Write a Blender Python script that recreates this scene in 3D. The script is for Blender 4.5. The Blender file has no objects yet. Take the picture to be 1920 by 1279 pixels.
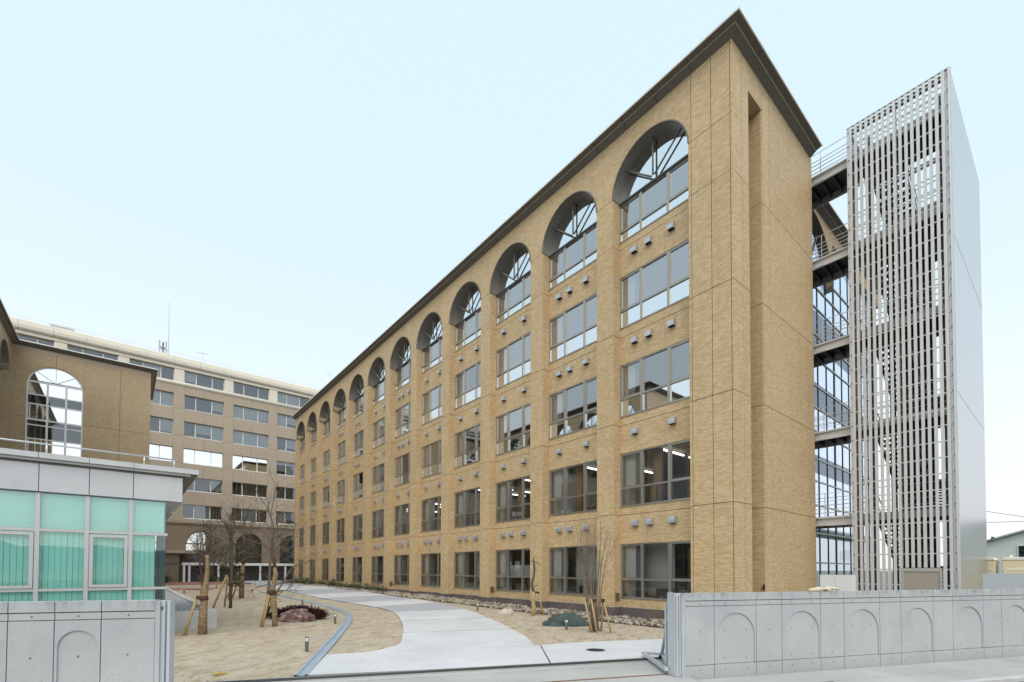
import bpy, math, random
from mathutils import Vector, Matrix, noise as mnoise
R = math.radians
random.seed(7)
scn = bpy.context.scene
col = scn.collection

# ------------------------------------------------------------------ camera
CAMX, CAMY, CAMH = 7.6888, -16.5562, 2.10
F_PX, PITCH, ROLL, CY = 877.6, 0.0236, 0.0028, 1047.2
xr = Vector((0.63625, 0.77148, 0)); fl = Vector((-0.77148, 0.63625, 0)); zz = Vector((0, 0, 1))
fwd = fl * math.cos(PITCH) + zz * math.sin(PITCH)
upv = -fl * math.sin(PITCH) + zz * math.cos(PITCH)
rgt = xr * math.cos(ROLL) + upv * math.sin(ROLL)
up2 = -xr * math.sin(ROLL) + upv * math.cos(ROLL)
cd = bpy.data.cameras.new('camera'); cam = bpy.data.objects.new('camera', cd); col.objects.link(cam)
M = Matrix.Identity(4)
for i in range(3):
    M[i][0] = rgt[i]; M[i][1] = up2[i]; M[i][2] = -fwd[i]
M[0][3], M[1][3], M[2][3] = CAMX, CAMY, CAMH
cam.matrix_world = M
cd.sensor_fit = 'HORIZONTAL'; cd.sensor_width = 36.0
cd.lens = F_PX / 1920 * 36.0
cd.shift_y = (CY - 639.5) / 1920
cd.clip_start = 0.1; cd.clip_end = 6000
scn.camera = cam

# ------------------------------------------------------------------ sky and sun
SUN_EL = R(48); SUN_AZ = math.atan2(-0.62, 0.78)      # towards the sun: +x, -y (behind the camera)
world = bpy.data.worlds.new('World'); scn.world = world; world.use_nodes = True
nt = world.node_tree; nt.nodes.clear()
out = nt.nodes.new('ShaderNodeOutputWorld'); bg = nt.nodes.new('ShaderNodeBackground')
sky = nt.nodes.new('ShaderNodeTexSky'); sky.sky_type = 'NISHITA'; sky.sun_disc = False
sky.sun_elevation = SUN_EL; sky.sun_rotation = math.pi / 2 - SUN_AZ
sky.air_density = 1.0; sky.dust_density = 4.0; sky.ozone_density = 1.5; sky.altitude = 50
mixs = nt.nodes.new('ShaderNodeMixRGB'); mixs.inputs[0].default_value = 0.72
mixs.inputs[2].default_value = (6.55, 8.55, 9.3, 1)
bg.inputs[1].default_value = 0.10
tcw = nt.nodes.new('ShaderNodeTexCoord'); spw = nt.nodes.new('ShaderNodeSeparateXYZ'); nt.links.new(tcw.outputs['Generated'], spw.inputs[0])
rmp = nt.nodes.new('ShaderNodeMapRange'); rmp.interpolation_type = 'SMOOTHSTEP'; rmp.inputs['From Min'].default_value = 0.0; rmp.inputs['From Max'].default_value = 0.62
nt.links.new(spw.outputs[2], rmp.inputs['Value'])
hz = nt.nodes.new('ShaderNodeMixRGB'); hz.inputs[1].default_value = (10.2, 10.5, 10.5, 1); hz.inputs[2].default_value = (7.75, 9.6, 10.3, 1)
nt.links.new(rmp.outputs[0], hz.inputs[0]); nt.links.new(hz.outputs[0], mixs.inputs[2])
nt.links.new(sky.outputs[0], mixs.inputs[1]); nt.links.new(mixs.outputs[0], bg.inputs[0]); nt.links.new(bg.outputs[0], out.inputs[0])
sd = bpy.data.lights.new('sun', 'SUN'); sd.energy = 1.5; sd.angle = R(70); sd.color = (1.0, 0.93, 0.85)
so = bpy.data.objects.new('sun', sd); col.objects.link(so)
sdir = Vector((math.cos(SUN_AZ) * math.cos(SUN_EL), math.sin(SUN_AZ) * math.cos(SUN_EL), math.sin(SUN_EL)))
so.rotation_euler = (-sdir).to_track_quat('-Z', 'Y').to_euler(); so.location = (20, -40, 60)
vs = scn.view_settings; vs.view_transform = 'Standard'; vs.look = 'None'; vs.gamma = 1.0; vs.use_curve_mapping = False
vs.exposure = 0.35
scn.cycles.use_denoising = True
scn.cycles.max_bounces = 8; scn.cycles.glossy_bounces = 4; scn.cycles.transparent_max_bounces = 16
scn.cycles.sample_clamp_indirect = 6

# ------------------------------------------------------------------ materials
class NT:
    def __init__(s, name):
        s.m = bpy.data.materials.new(name); s.m.use_nodes = True; s.t = s.m.node_tree; s.t.nodes.clear()
        s.o = s.t.nodes.new('ShaderNodeOutputMaterial')
    def n(s, t, **k):
        x = s.t.nodes.new(t)
        for a, b in k.items(): setattr(x, a, b)
        return x
    def l(s, a, b): s.t.links.new(a, b)
    def val(s, sock, v):
        if hasattr(v, 'is_linked') or hasattr(v, 'links'): s.l(v, sock)
        else: sock.default_value = v
    def math(s, op, a, b=0.0, c=0.0):
        x = s.n('ShaderNodeMath', operation=op); s.val(x.inputs[0], a); s.val(x.inputs[1], b); s.val(x.inputs[2], c); return x.outputs[0]
    def mix(s, f, a, b, mode='MIX'):
        x = s.n('ShaderNodeMixRGB', blend_type=mode); s.val(x.inputs[0], f); s.val(x.inputs[1], a); s.val(x.inputs[2], b); return x.outputs[0]
    def noise(s, vec, scale, detail=4, rough=0.55):
        x = s.n('ShaderNodeTexNoise'); s.l(vec, x.inputs['Vector']); x.inputs['Scale'].default_value = scale
        x.inputs['Detail'].default_value = detail; x.inputs['Roughness'].default_value = rough; return x.outputs[0]
    def ramp(s, f, stops):
        x = s.n('ShaderNodeValToRGB'); s.l(f, x.inputs[0]); e = x.color_ramp.elements
        while len(e) < len(stops): e.new(0.5)
        for q, (p, c) in zip(e, stops):
            q.position = p; q.color = c if len(c) == 4 else (*c, 1)
        return x.outputs[0]
    def pos(s): return s.n('ShaderNodeNewGeometry').outputs['Position']
    def stretch(s, v, sc):
        x = s.n('ShaderNodeVectorMath', operation='MULTIPLY'); s.l(v, x.inputs[0]); x.inputs[1].default_value = sc; return x.outputs[0]
    def bsdf(s, color, rough=0.7, metal=0.0, spec=0.5, bump=None, bstr=0.3, bdist=0.01):
        b = s.n('ShaderNodeBsdfPrincipled'); s.val(b.inputs['Base Color'], color); s.val(b.inputs['Roughness'], rough)
        s.val(b.inputs['Metallic'], metal); b.inputs['Specular IOR Level'].default_value = spec
        if bump is not None:
            q = s.n('ShaderNodeBump'); q.inputs['Strength'].default_value = bstr; q.inputs['Distance'].default_value = bdist
            s.l(bump, q.inputs['Height']); s.l(q.outputs[0], b.inputs['Normal'])
        s.l(b.outputs[0], s.o.inputs[0]); return b
def c4(r, g, b): return (r, g, b, 1)
MAT = {}

def simple(name, c, rough=0.6, metal=0.0, var=0.12, scale=3.0, spec=0.4, bump=0.0, bscale=60):
    t = NT(name); p = t.pos()
    n = t.noise(p, scale, 5); f = t.math('MULTIPLY_ADD', n, 2 * var, 1 - var)
    h = t.n('ShaderNodeHueSaturation'); h.inputs['Color'].default_value = c4(*c); t.l(f, h.inputs['Value'])
    if bump:
        t.bsdf(h.outputs[0], rough, metal, spec, t.noise(p, bscale, 3), bump)
    else:
        t.bsdf(h.outputs[0], rough, metal, spec)
    MAT[name] = t.m; return t.m

def tile(name, a, b, mort, w=0.20, h=0.056, contrast=1.0):
    t = NT(name); g = t.n('ShaderNodeNewGeometry'); sp = t.n('ShaderNodeSeparateXYZ'); t.l(g.outputs['Position'], sp.inputs[0])
    sn = t.n('ShaderNodeSeparateXYZ'); t.l(g.outputs['True Normal'], sn.inputs[0])
    isx = t.math('GREATER_THAN', t.math('ABSOLUTE', sn.outputs[0]), 0.5)
    u = t.math('ADD', t.math('MULTIPLY', sp.outputs[0], t.math('SUBTRACT', 1.0, isx)), t.math('MULTIPLY', sp.outputs[1], isx))
    cv = t.n('ShaderNodeCombineXYZ'); t.l(u, cv.inputs[0]); t.l(sp.outputs[2], cv.inputs[1])
    br = t.n('ShaderNodeTexBrick'); t.l(cv.outputs[0], br.inputs['Vector'])
    br.inputs['Color1'].default_value = c4(*a); br.inputs['Color2'].default_value = c4(*b); br.inputs['Mortar'].default_value = c4(*mort)
    br.inputs['Scale'].default_value = 1.0; br.inputs['Brick Width'].default_value = w; br.inputs['Row Height'].default_value = h
    br.inputs['Mortar Size'].default_value = 0.007; br.inputs['Mortar Smooth'].default_value = 0.2; br.inputs['Bias'].default_value = -0.1
    br.offset = 0.5
    big = t.noise(cv.outputs[0], 0.35, 3); st = t.noise(t.stretch(cv.outputs[0], (6.5, 11, 1)), 1.0, 3, 0.7)
    c = t.mix(t.math('MULTIPLY', t.math('SUBTRACT', st, 0.42), 0.5 * contrast), br.outputs['Color'], c4(b[0] * 1.12, b[1] * 1.12, b[2] * 1.1))
    oi = t.n('ShaderNodeObjectInfo'); run = t.noise(t.stretch(cv.outputs[0], (3.0, 0.16, 1)), 1.0, 4)
    v = t.math('MULTIPLY_ADD', big, 0.18, 0.80)
    v = t.math('ADD', v, t.math('MULTIPLY', oi.outputs['Random'], 0.055)); v = t.math('ADD', v, t.math('MULTIPLY', run, 0.17))
    hs = t.n('ShaderNodeHueSaturation'); t.l(c, hs.inputs['Color']); t.l(v, hs.inputs['Value'])
    inv = t.math('SUBTRACT', 1.0, br.outputs['Fac'])
    t.bsdf(hs.outputs[0], 0.55, 0, 0.4, t.math('ADD', inv, t.math('MULTIPLY', st, 0.5)), 0.5, 0.006)
    MAT[name] = t.m; return t.m

tile('tile', (0.495, 0.347, 0.180), (0.668, 0.505, 0.302), (0.400, 0.286, 0.160))
tile('tile_brown', (0.365, 0.272, 0.160), (0.475, 0.365, 0.225), (0.295, 0.222, 0.135), contrast=0.7)
simple('sealant', (0.11, 0.085, 0.055), 0.8)
simple('joint_grey', (0.23, 0.235, 0.235), 0.9)
simple('plinth', (0.125, 0.105, 0.105), 0.6, var=0.1)
simple('frame', (0.37, 0.35, 0.31), 0.30, 0.7, 0.04, spec=0.5)
simple('frame_white', (0.72, 0.73, 0.72), 0.4, 0.0, 0.03)
simple('soffit', (0.150, 0.140, 0.118), 0.55, 0.1, 0.06)
simple('trim', (0.44, 0.43, 0.40), 0.4, 0.3, 0.04)
simple('roof_white', (0.74, 0.74, 0.73), 0.5, 0.0, 0.04)
simple('liner', (0.185, 0.170, 0.145), 0.5, 0.15, 0.08)
simple('hood', (0.50, 0.52, 0.56), 0.35, 0.6, 0.05)
simple('dark', (0.02, 0.02, 0.02), 0.8)
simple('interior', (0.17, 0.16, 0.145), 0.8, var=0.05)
simple('interior_white', (0.88, 0.88, 0.86), 0.8, var=0.03)
simple('interior_floor', (0.20, 0.17, 0.14), 0.5)
simple('curtain', (0.55, 0.36, 0.22), 0.9)
simple('furniture', (0.10, 0.09, 0.085), 0.6)
simple('far_wall', (0.400, 0.325, 0.250), 0.75, var=0.12, scale=0.8)
simple('far_cream', (0.70, 0.65, 0.55), 0.7, var=0.06, scale=0.7)
simple('far_base', (0.235, 0.180, 0.125), 0.75, var=0.12, scale=0.8)
simple('steel', (0.50, 0.50, 0.49), 0.45, 0.55, 0.1, scale=5)
simple('steel_light', (0.60, 0.60, 0.59), 0.42, 0.25, 0.07, scale=4)
simple('steel_dark', (0.10, 0.10, 0.105), 0.5, 0.4, 0.1)
simple('mullion_dark', (0.09, 0.088, 0.09), 0.4, 0.4, 0.05)
simple('aluminium', (0.56, 0.55, 0.55), 0.35, 0.5, 0.04)
simple('rail', (0.62, 0.63, 0.64), 0.35, 0.6, 0.04)
simple('door_tan', (0.36, 0.32, 0.27), 0.5, var=0.03)
simple('door_brown', (0.13, 0.085, 0.055), 0.6)
simple('white_board', (0.72, 0.72, 0.71), 0.5, var=0.03)
simple('grey_board', (0.47, 0.50, 0.53), 0.45, var=0.03)
simple('cream_plastic', (0.70, 0.62, 0.40), 0.45, var=0.05)
simple('cream_roof', (0.76, 0.72, 0.62), 0.45, var=0.04)
simple('house_green', (0.56, 0.62, 0.58), 0.7, var=0.05)
simple('house_roof', (0.30, 0.36, 0.34), 0.5, var=0.05)
simple('gate_grey', (0.52, 0.56, 0.60), 0.4, 0.25, 0.05)
simple('rust', (0.20, 0.10, 0.07), 0.8, var=0.3, scale=20)
simple('asphalt', (0.050, 0.052, 0.058), 0.85, var=0.25, scale=30, bump=0.4, bscale=250)
simple('ground_far', (0.15, 0.148, 0.138), 0.9, var=0.2, scale=0.2)
simple('paver_grey', (0.17, 0.19, 0.21), 0.8, var=0.15, scale=12)
simple('bark', (0.105, 0.080, 0.060), 0.9, var=0.35, scale=30, bump=0.6, bscale=80)
simple('bark_light', (0.17, 0.135, 0.105), 0.9, var=0.35, scale=30, bump=0.5, bscale=80)
simple('stake', (0.39, 0.275, 0.130), 0.75, var=0.25, scale=14, bump=0.3, bscale=50)
simple('lashing', (0.075, 0.040, 0.024), 0.95, var=0.3, scale=60)
simple('leaf_green', (0.045, 0.062, 0.022), 0.6, var=0.4, scale=9)
simple('leaf_red', (0.040, 0.011, 0.009), 0.8, var=0.5, scale=18)
simple('leaf_dry', (0.26, 0.20, 0.12), 0.85, var=0.35, scale=20)
simple('straw', (0.58, 0.40, 0.10), 0.8, var=0.2, scale=20)
simple('glove', (0.68, 0.58, 0.42), 0.95, var=0.1, scale=40, bump=0.5, bscale=180)
simple('iron', (0.035, 0.037, 0.04), 0.6, 0.4, 0.2, scale=30)
simple('bollard', (0.20, 0.19, 0.185), 0.35, 0.7, 0.05)
simple('blind', (0.68, 0.96, 0.90), 0.85, var=0.03)
simple('panel_back', (0.80, 0.97, 0.94), 0.85, var=0.02)
simple('wire', (0.12, 0.12, 0.13), 0.6)
simple('antenna', (0.42, 0.44, 0.46), 0.5, 0.3)

def stained(name, c, c2, scale=1.2, rough=0.75, streak=0.35, bump=0.15):
    """cast concrete: cloudy tone, faint vertical runs, pores"""
    t = NT(name); p = t.pos()
    n1 = t.noise(p, scale, 6, 0.6); n2 = t.noise(t.stretch(p, (5, 5, 0.7)), 1.3, 4)
    n3 = t.noise(p, 45, 3)
    f = t.math('MULTIPLY_ADD', t.math('SUBTRACT', n2, 0.5), streak * 2, t.math('MULTIPLY_ADD', t.math('SUBTRACT', n1, 0.5), 2.4, 0.5))
    cc = t.mix(f, c4(*c), c4(*c2))
    pores = t.n('ShaderNodeTexVoronoi'); t.l(p, pores.inputs['Vector']); pores.inputs['Scale'].default_value = 7
    pm = t.math('LESS_THAN', pores.outputs['Distance'], 0.075)
    cc = t.mix(t.math('MULTIPLY', pm, 0.35), cc, c4(0.16, 0.16, 0.155))
    if name == 'concrete_wall':
        sz = t.n('ShaderNodeSeparateXYZ'); t.l(p, sz.inputs[0]); mr = t.n('ShaderNodeMapRange'); t.l(sz.outputs[2], mr.inputs['Value'])
        mr.inputs['From Min'].default_value = 1.50; mr.inputs['From Max'].default_value = 1.65
        dirt = t.math('MULTIPLY', mr.outputs[0], t.math('MULTIPLY', t.math('SUBTRACT', t.noise(t.stretch(p, (7, 7, 2)), 1.0, 4), 0.46), 3.2))
        cl = t.math('MINIMUM', t.math('MAXIMUM', dirt, 0.0), 0.7); cc = t.mix(cl, cc, c4(0.13, 0.13, 0.125))
    cc = t.mix(0.10, cc, t.ramp(n3, [(0.3, (0.2, 0.2, 0.2)), (0.7, (0.8, 0.8, 0.8))]))
    t.bsdf(cc, rough, 0, 0.3, n3, bump, 0.01); MAT[name] = t.m; return t.m
stained('concrete_wall', (0.375, 0.393, 0.400), (0.445, 0.462, 0.468))
stained('concrete_fascia', (0.50, 0.51, 0.53), (0.58, 0.59, 0.61), streak=0.2)
stained('concrete_kerb', (0.44, 0.445, 0.44), (0.56, 0.56, 0.55))
stained('slab_white', (0.505, 0.508, 0.525), (0.655, 0.652, 0.665), scale=0.55, streak=0.15)
stained('slab_grey', (0.34, 0.355, 0.385), (0.43, 0.445, 0.475), scale=0.6, streak=0.1)
stained('sidewalk', (0.34, 0.335, 0.32), (0.46, 0.455, 0.435), scale=0.7, streak=0.2)
stained('apron', (0.36, 0.355, 0.335), (0.47, 0.465, 0.45), scale=0.6, streak=0.2)
stained('channel', (0.235, 0.300, 0.375), (0.325, 0.390, 0.465), scale=1.5, streak=0.2)
stained('stone_pale', (0.42, 0.36, 0.28), (0.58, 0.53, 0.44), scale=3)

def sand():
    t = NT('sand'); p = t.pos()
    rot = t.n('ShaderNodeVectorRotate'); rot.rotation_type = 'Z_AXIS'; rot.inputs['Angle'].default_value = R(-40); t.l(p, rot.inputs['Vector'])
    wd = t.n('ShaderNodeTexNoise'); t.l(p, wd.inputs['Vector']); wd.inputs['Scale'].default_value = 0.8; wd.inputs['Detail'].default_value = 3
    wa = t.n('ShaderNodeVectorMath', operation='MULTIPLY_ADD'); t.l(wd.outputs['Color'], wa.inputs[0]); wa.inputs[1].default_value = (1.1, 1.1, 0); t.l(rot.outputs[0], wa.inputs[2])
    st = t.noise(t.stretch(wa.outputs[0], (3.0, 1.3, 1)), 1.0, 7, 0.72)
    st2 = t.noise(t.stretch(wa.outputs[0], (9.0, 2.2, 1)), 1.0, 5, 0.65)
    big = t.noise(p, 0.45, 4); fine = t.noise(p, 90, 3)
    c = t.ramp(st, [(0.30, (0.265, 0.195, 0.125)), (0.45, (0.425, 0.352, 0.262)), (0.64, (0.540, 0.472, 0.380))])
    c = t.mix(t.math('MULTIPLY', t.math('MAXIMUM', t.math('SUBTRACT', st2, 0.51), 0.0), 4.6), c, c4(0.205, 0.145, 0.078))
    c = t.mix(t.math('MULTIPLY', t.math('SUBTRACT', big, 0.45), 1.2), c, c4(0.47, 0.405, 0.325))
    c = t.mix(0.14, c, t.ramp(fine, [(0.3, (0.22, 0.17, 0.11)), (0.7, (0.75, 0.66, 0.52))]))
    t.bsdf(c, 0.95, 0, 0.15, t.math('ADD', st, t.math('MULTIPLY', fine, 0.35)), 0.8, 0.03); MAT['sand'] = t.m
sand()
def gravel():
    t = NT('gravel'); p = t.pos(); v = t.n('ShaderNodeTexVoronoi'); t.l(p, v.inputs['Vector']); v.inputs['Scale'].default_value = 26
    c = t.mix(0.75, c4(0.26, 0.26, 0.26), v.outputs['Color'], 'MULTIPLY'); 
    h = t.n('ShaderNodeHueSaturation'); h.inputs['Saturation'].default_value = 0.1; h.inputs['Value'].default_value = 1.8; t.l(c, h.inputs['Color'])
    t.bsdf(h.outputs[0], 0.85, 0, 0.3, v.outputs['Distance'], 0.9, 0.02); MAT['gravel'] = t.m
gravel()
def redpave():
    t = NT('red_paving'); p = t.pos(); br = t.n('ShaderNodeTexBrick'); t.l(p, br.inputs['Vector']); br.inputs['Scale'].default_value = 1
    br.inputs['Color1'].default_value = c4(0.26, 0.10, 0.085); br.inputs['Color2'].default_value = c4(0.36, 0.165, 0.14); br.inputs['Mortar'].default_value = c4(0.17, 0.12, 0.10)
    br.inputs['Brick Width'].default_value = 3.2; br.inputs['Row Height'].default_value = 0.9
    t.bsdf(br.outputs[0], 0.8); MAT['red_paving'] = t.m
redpave()
def rockmat(name, stops, scale=3.0):
    t = NT(name); p = t.pos(); n = t.noise(p, scale, 8, 0.7)
    t.bsdf(t.ramp(n, stops), 0.75, 0, 0.35, t.noise(p, 16, 6, 0.7), 0.9, 0.05); MAT[name] = t.m
rockmat('rock_red', [(0.34, (0.060, 0.034, 0.033)), (0.46, (0.165, 0.085, 0.080)), (0.55, (0.26, 0.165, 0.15)), (0.64, (0.43, 0.35, 0.32))], 4.5)
rockmat('rock_green', [(0.30, (0.035, 0.055, 0.052)), (0.55, (0.075, 0.105, 0.098)), (0.75, (0.145, 0.175, 0.160))], 2.0)
rockmat('cobble', [(0.34, (0.075, 0.055, 0.042)), (0.50, (0.33, 0.28, 0.215)), (0.68, (0.62, 0.57, 0.49))], 4.0)
simple('rubble_bed_dark', (0.085, 0.062, 0.045), 0.95, var=0.3, scale=12)
def burlap():
    t = NT('burlap'); p = t.pos(); w = t.noise(t.stretch(p, (6, 6, 34)), 1.0, 4); n = t.noise(p, 5, 4)
    c = t.ramp(w, [(0.32, (0.12, 0.08, 0.048)), (0.52, (0.28, 0.20, 0.122)), (0.72, (0.42, 0.325, 0.21))])
    c = t.mix(t.math('MULTIPLY', n, 0.5), c, c4(0.23, 0.165, 0.10))
    t.bsdf(c, 0.95, 0, 0.1, w, 0.8, 0.02); MAT['burlap'] = t.m
burlap()
def glass(name, base, gloss, tint, rough=0.0):
    t = NT(name); tr = t.n('ShaderNodeBsdfTransparent'); tr.inputs[0].default_value = c4(*tint)
    gl = t.n('ShaderNodeBsdfGlossy'); gl.inputs['Color'].default_value = c4(*gloss); gl.inputs['Roughness'].default_value = rough
    fr = t.n('ShaderNodeFresnel'); fr.inputs['IOR'].default_value = 1.45
    f = t.math('ADD', t.math('MULTIPLY', fr.outputs[0], 1.0 - base), base)
    mx = t.n('ShaderNodeMixShader'); t.l(f, mx.inputs[0]); t.l(tr.outputs[0], mx.inputs[1]); t.l(gl.outputs[0], mx.inputs[2])
    t.l(mx.outputs[0], t.o.inputs[0]); MAT[name] = t.m
glass('glass_upper', 0.42, (0.93, 0.93, 0.95), (0.80, 0.80, 0.78))
glass('glass_upper_b', 0.33, (0.90, 0.91, 0.93), (0.84, 0.84, 0.82))
glass('glass_dim', 0.10, (0.90, 0.92, 0.93), (0.86, 0.87, 0.85))  # same glass as higher storeys; the darker reflection low down is set in here
glass('glass_dim_low', 0.17, (0.90, 0.92, 0.93), (0.62, 0.62, 0.60))
glass('glass_lower', 0.78, (0.93, 0.97, 1.0), (0.40, 0.40, 0.40))
glass('glass_curtain', 0.16, (0.74, 0.82, 0.95), (0.80, 0.86, 0.95))
glass('glass_teal', 0.14, (0.88, 0.99, 0.98), (0.80, 1.0, 0.96))
glass('glass_far', 0.15, (0.80, 0.86, 0.92), (0.55, 0.58, 0.58))
glass('glass_mirror', 0.93, (0.97, 0.99, 1.0), (0.3, 0.3, 0.3))
def emit(name, c, s):
    t = NT(name); e = t.n('ShaderNodeEmission'); e.inputs[0].default_value = c4(*c); e.inputs[1].default_value = s
    t.l(e.outputs[0], t.o.inputs[0]); MAT[name] = t.m
emit('tube_light', (1.0, 0.98, 0.92), 3.0)
def metalpanel():
    t = NT('metal_panel'); p = t.pos(); n = t.noise(t.stretch(p, (1, 3, 0.25)), 1.0, 3)
    c = t.mix(n, c4(0.50, 0.50, 0.52), c4(0.58, 0.58, 0.60)); t.bsdf(c, 0.26, 0.95, 0.5); MAT['metal_panel'] = t.m
metalpanel()
def bollard_glass():
    t = NT('lamp_glass'); t.bsdf(c4(0.80, 0.83, 0.85), 0.25, 0, 0.5); MAT['lamp_glass'] = t.m
bollard_glass()

# ------------------------------------------------------------------ mesh helpers
WL = {}          # world location of every object made here
class MB:
    def __init__(s): s.v = []; s.f = []
    def box(s, x0, x1, y0, y1, z0, z1):
        b = len(s.v)
        s.v += [(x0, y0, z0), (x1, y0, z0), (x1, y1, z0), (x0, y1, z0), (x0, y0, z1), (x1, y0, z1), (x1, y1, z1), (x0, y1, z1)]
        s.f += [tuple(b + i for i in q) for q in ((3, 2, 1, 0), (4, 5, 6, 7), (0, 1, 5, 4), (1, 2, 6, 5), (2, 3, 7, 6), (3, 0, 4, 7))]
        return s
    def obox(s, o, a, b, c):
        """box from corner o with edge vectors a, b, c"""
        o, a, b, c = map(Vector, (o, a, b, c)); k = len(s.v)
        P = [o, o + a, o + a + b, o + b]; P += [q + c for q in P]
        s.v += [tuple(q) for q in P]
        fl_ = a.cross(b).dot(c) < 0
        for q in ((3, 2, 1, 0), (4, 5, 6, 7), (0, 1, 5, 4), (1, 2, 6, 5), (2, 3, 7, 6), (3, 0, 4, 7)):
            q = tuple(k + i for i in q); s.f.append(q[::-1] if fl_ else q)
        return s
    def bar(s, p, q, w, h, up=(0, 0, 1)):
        p, q, up = Vector(p), Vector(q), Vector(up); d = (q - p)
        sd_ = d.cross(up)
        if sd_.length < 1e-6: sd_ = d.cross(Vector((1, 0, 0)))
        sd_.normalize(); u = sd_.cross(d).normalized()
        return s.obox(p - sd_ * w / 2 - u * h / 2, d, sd_ * w, u * h)
    def quad(s, *P):
        b = len(s.v); s.v += [tuple(p) for p in P]; s.f.append(tuple(range(b, b + len(P)))); return s
    def tube(s, pts, rad, n=6, cap=True):
        pts = [Vector(p) for p in pts]
        if not hasattr(rad, '__len__'): rad = [rad] * len(pts)
        base = len(s.v); prev = None
        for i, p in enumerate(pts):
            d = (pts[min(i + 1, len(pts) - 1)] - pts[max(i - 1, 0)]).normalized()
            a = Vector((0, 0, 1)) if abs(d.z) < 0.95 else Vector((1, 0, 0))
            if prev is not None: a = prev
            x = (a - d * a.dot(d)).normalized(); y = d.cross(x); prev = x
            for k in range(n):
                t = 2 * math.pi * k / n
                s.v.append(tuple(p + (x * math.cos(t) + y * math.sin(t)) * rad[i]))
        for i in range(len(pts) - 1):
            for k in range(n):
                a = base + i * n + k; b = base + i * n + (k + 1) % n
                s.f.append((a, b, b + n, a + n))
        if cap:
            s.f.append(tuple(base + k for k in range(n))[::-1]); e = base + (len(pts) - 1) * n
            s.f.append(tuple(e + k for k in range(n)))
        return s
    def prism(s, poly, d):
        """closed polygon (3-D points, any plane) pushed along vector d"""
        d = Vector(d); P = [Vector(p) for p in poly]; n = len(P); b = len(s.v)
        nrm = Vector((0, 0, 0))
        for i in range(n): nrm += P[i].cross(P[(i + 1) % n])
        if nrm.dot(d) > 0: P = P[::-1]
        s.v += [tuple(p) for p in P] + [tuple(p + d) for p in P]
        s.f.append(tuple(range(b, b + n))); s.f.append(tuple(range(b + 2 * n - 1, b + n - 1, -1)))
        for i in range(n):
            j = (i + 1) % n; s.f.append((b + j, b + i, b + n + i, b + n + j))
        return s
    def archcol(s, axis, a0, a1, ac, r, zs, ztop, d0, d1, n=10):
        """solid between a round arch (centre ac, springing zs) and ztop, for the run a0..a1; axis 'x' or 'y' is the run, d0..d1 the thickness"""
        A = [a0 + (a1 - a0) * i / n for i in range(n + 1)]
        Z = [zs + math.sqrt(max(0, r * r - (a - ac) ** 2)) for a in A]
        poly = [(a, z) for a, z in zip(A, Z)] + [(a1, ztop), (a0, ztop)]
        if axis == 'x': s.prism([(a, d0, z) for a, z in poly], (0, d1 - d0, 0))
        else: s.prism([(d0, a, z) for a, z in poly], (d1 - d0, 0, 0))
        return s
    def ring(s, axis, ac, zs, r0, r1, d0, d1, a0=0.0, a1=math.pi, n=28):
        """half-ring (arch liner)"""
        b = len(s.v)
        for i in range(n + 1):
            t = a0 + (a1 - a0) * i / n
            for (rr, dd) in ((r0, d0), (r1, d0), (r1, d1), (r0, d1)):
                u = ac + rr * math.cos(t); z = zs + rr * math.sin(t)
                s.v.append((u, dd, z) if axis == 'x' else (dd, u, z))
        for i in range(n):
            for k in range(4):
                p = b + 4 * i + k; q = b + 4 * i + (k + 1) % 4
                s.f.append((p, q, q + 4, p + 4))
        s.f.append((b + 3, b + 2, b + 1, b)); e = b + 4 * n; s.f.append((e, e + 1, e + 2, e + 3)); return s
    def mesh(s, name, mat, o=(0, 0, 0), smooth=False):
        me = bpy.data.meshes.new(name)
        me.from_pydata([(a - o[0], b - o[1], c - o[2]) for a, b, c in s.v], [], s.f)
        me.materials.append(MAT[mat]); me.update()
        if smooth:
            for p in me.polygons: p.use_smooth = True
        return me
    def build(s, name, mat, parent=None, origin=None, smooth=False, bevel=0):
        """vertices are given in world coordinates"""
        o = origin if origin is not None else (WL[parent] if parent else (0, 0, 0))
        ob = bpy.data.objects.new(name, s.mesh(name, mat, o, smooth)); col.objects.link(ob)
        pl = WL[parent] if parent else (0, 0, 0)
        ob.parent = parent; ob.location = [o[i] - pl[i] for i in range(3)]; WL[ob] = tuple(o)
        if bevel:
            m = ob.modifiers.new('bevel', 'BEVEL'); m.width = bevel; m.segments = 2; m.limit_method = 'ANGLE'
        return ob
def inst(name, me, parent, loc, rot=None):
    """another object on shared mesh data, at a world location"""
    ob = bpy.data.objects.new(name, me); col.objects.link(ob); pl = WL[parent] if parent else (0, 0, 0)
    ob.parent = parent; ob.location = [loc[i] - pl[i] for i in range(3)]; WL[ob] = tuple(loc)
    if rot: ob.rotation_euler = rot
    return ob
def thing(name, label, cat, loc=(0, 0, 0), group=None):
    o = bpy.data.objects.new(name, None); col.objects.link(o); o.location = loc; o.empty_display_size = 0.3; WL[o] = tuple(loc)
    return tag(o, label, cat, group)
def tag(o, label, cat, group=None):
    o['label'] = label; o['category'] = cat
    if group: o['group'] = group
    return o
def struct(o): o['kind'] = 'structure'; return o
def stuff(o): o['kind'] = 'stuff'; return o
def gz(x): return 0.42 * min(1.0, max(0.0, (-x - 6) / 44))
PN = Vector((0.9156, -0.402, 0)); PW = Vector((0.402, 0.9156, 0)); P0 = Vector((2.777, -8.112, 0))   # street line: outward normal, direction, origin
def SL(s, d, z=0.0): p = P0 + PW * s + PN * d; return Vector((p.x, p.y, z))

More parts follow.
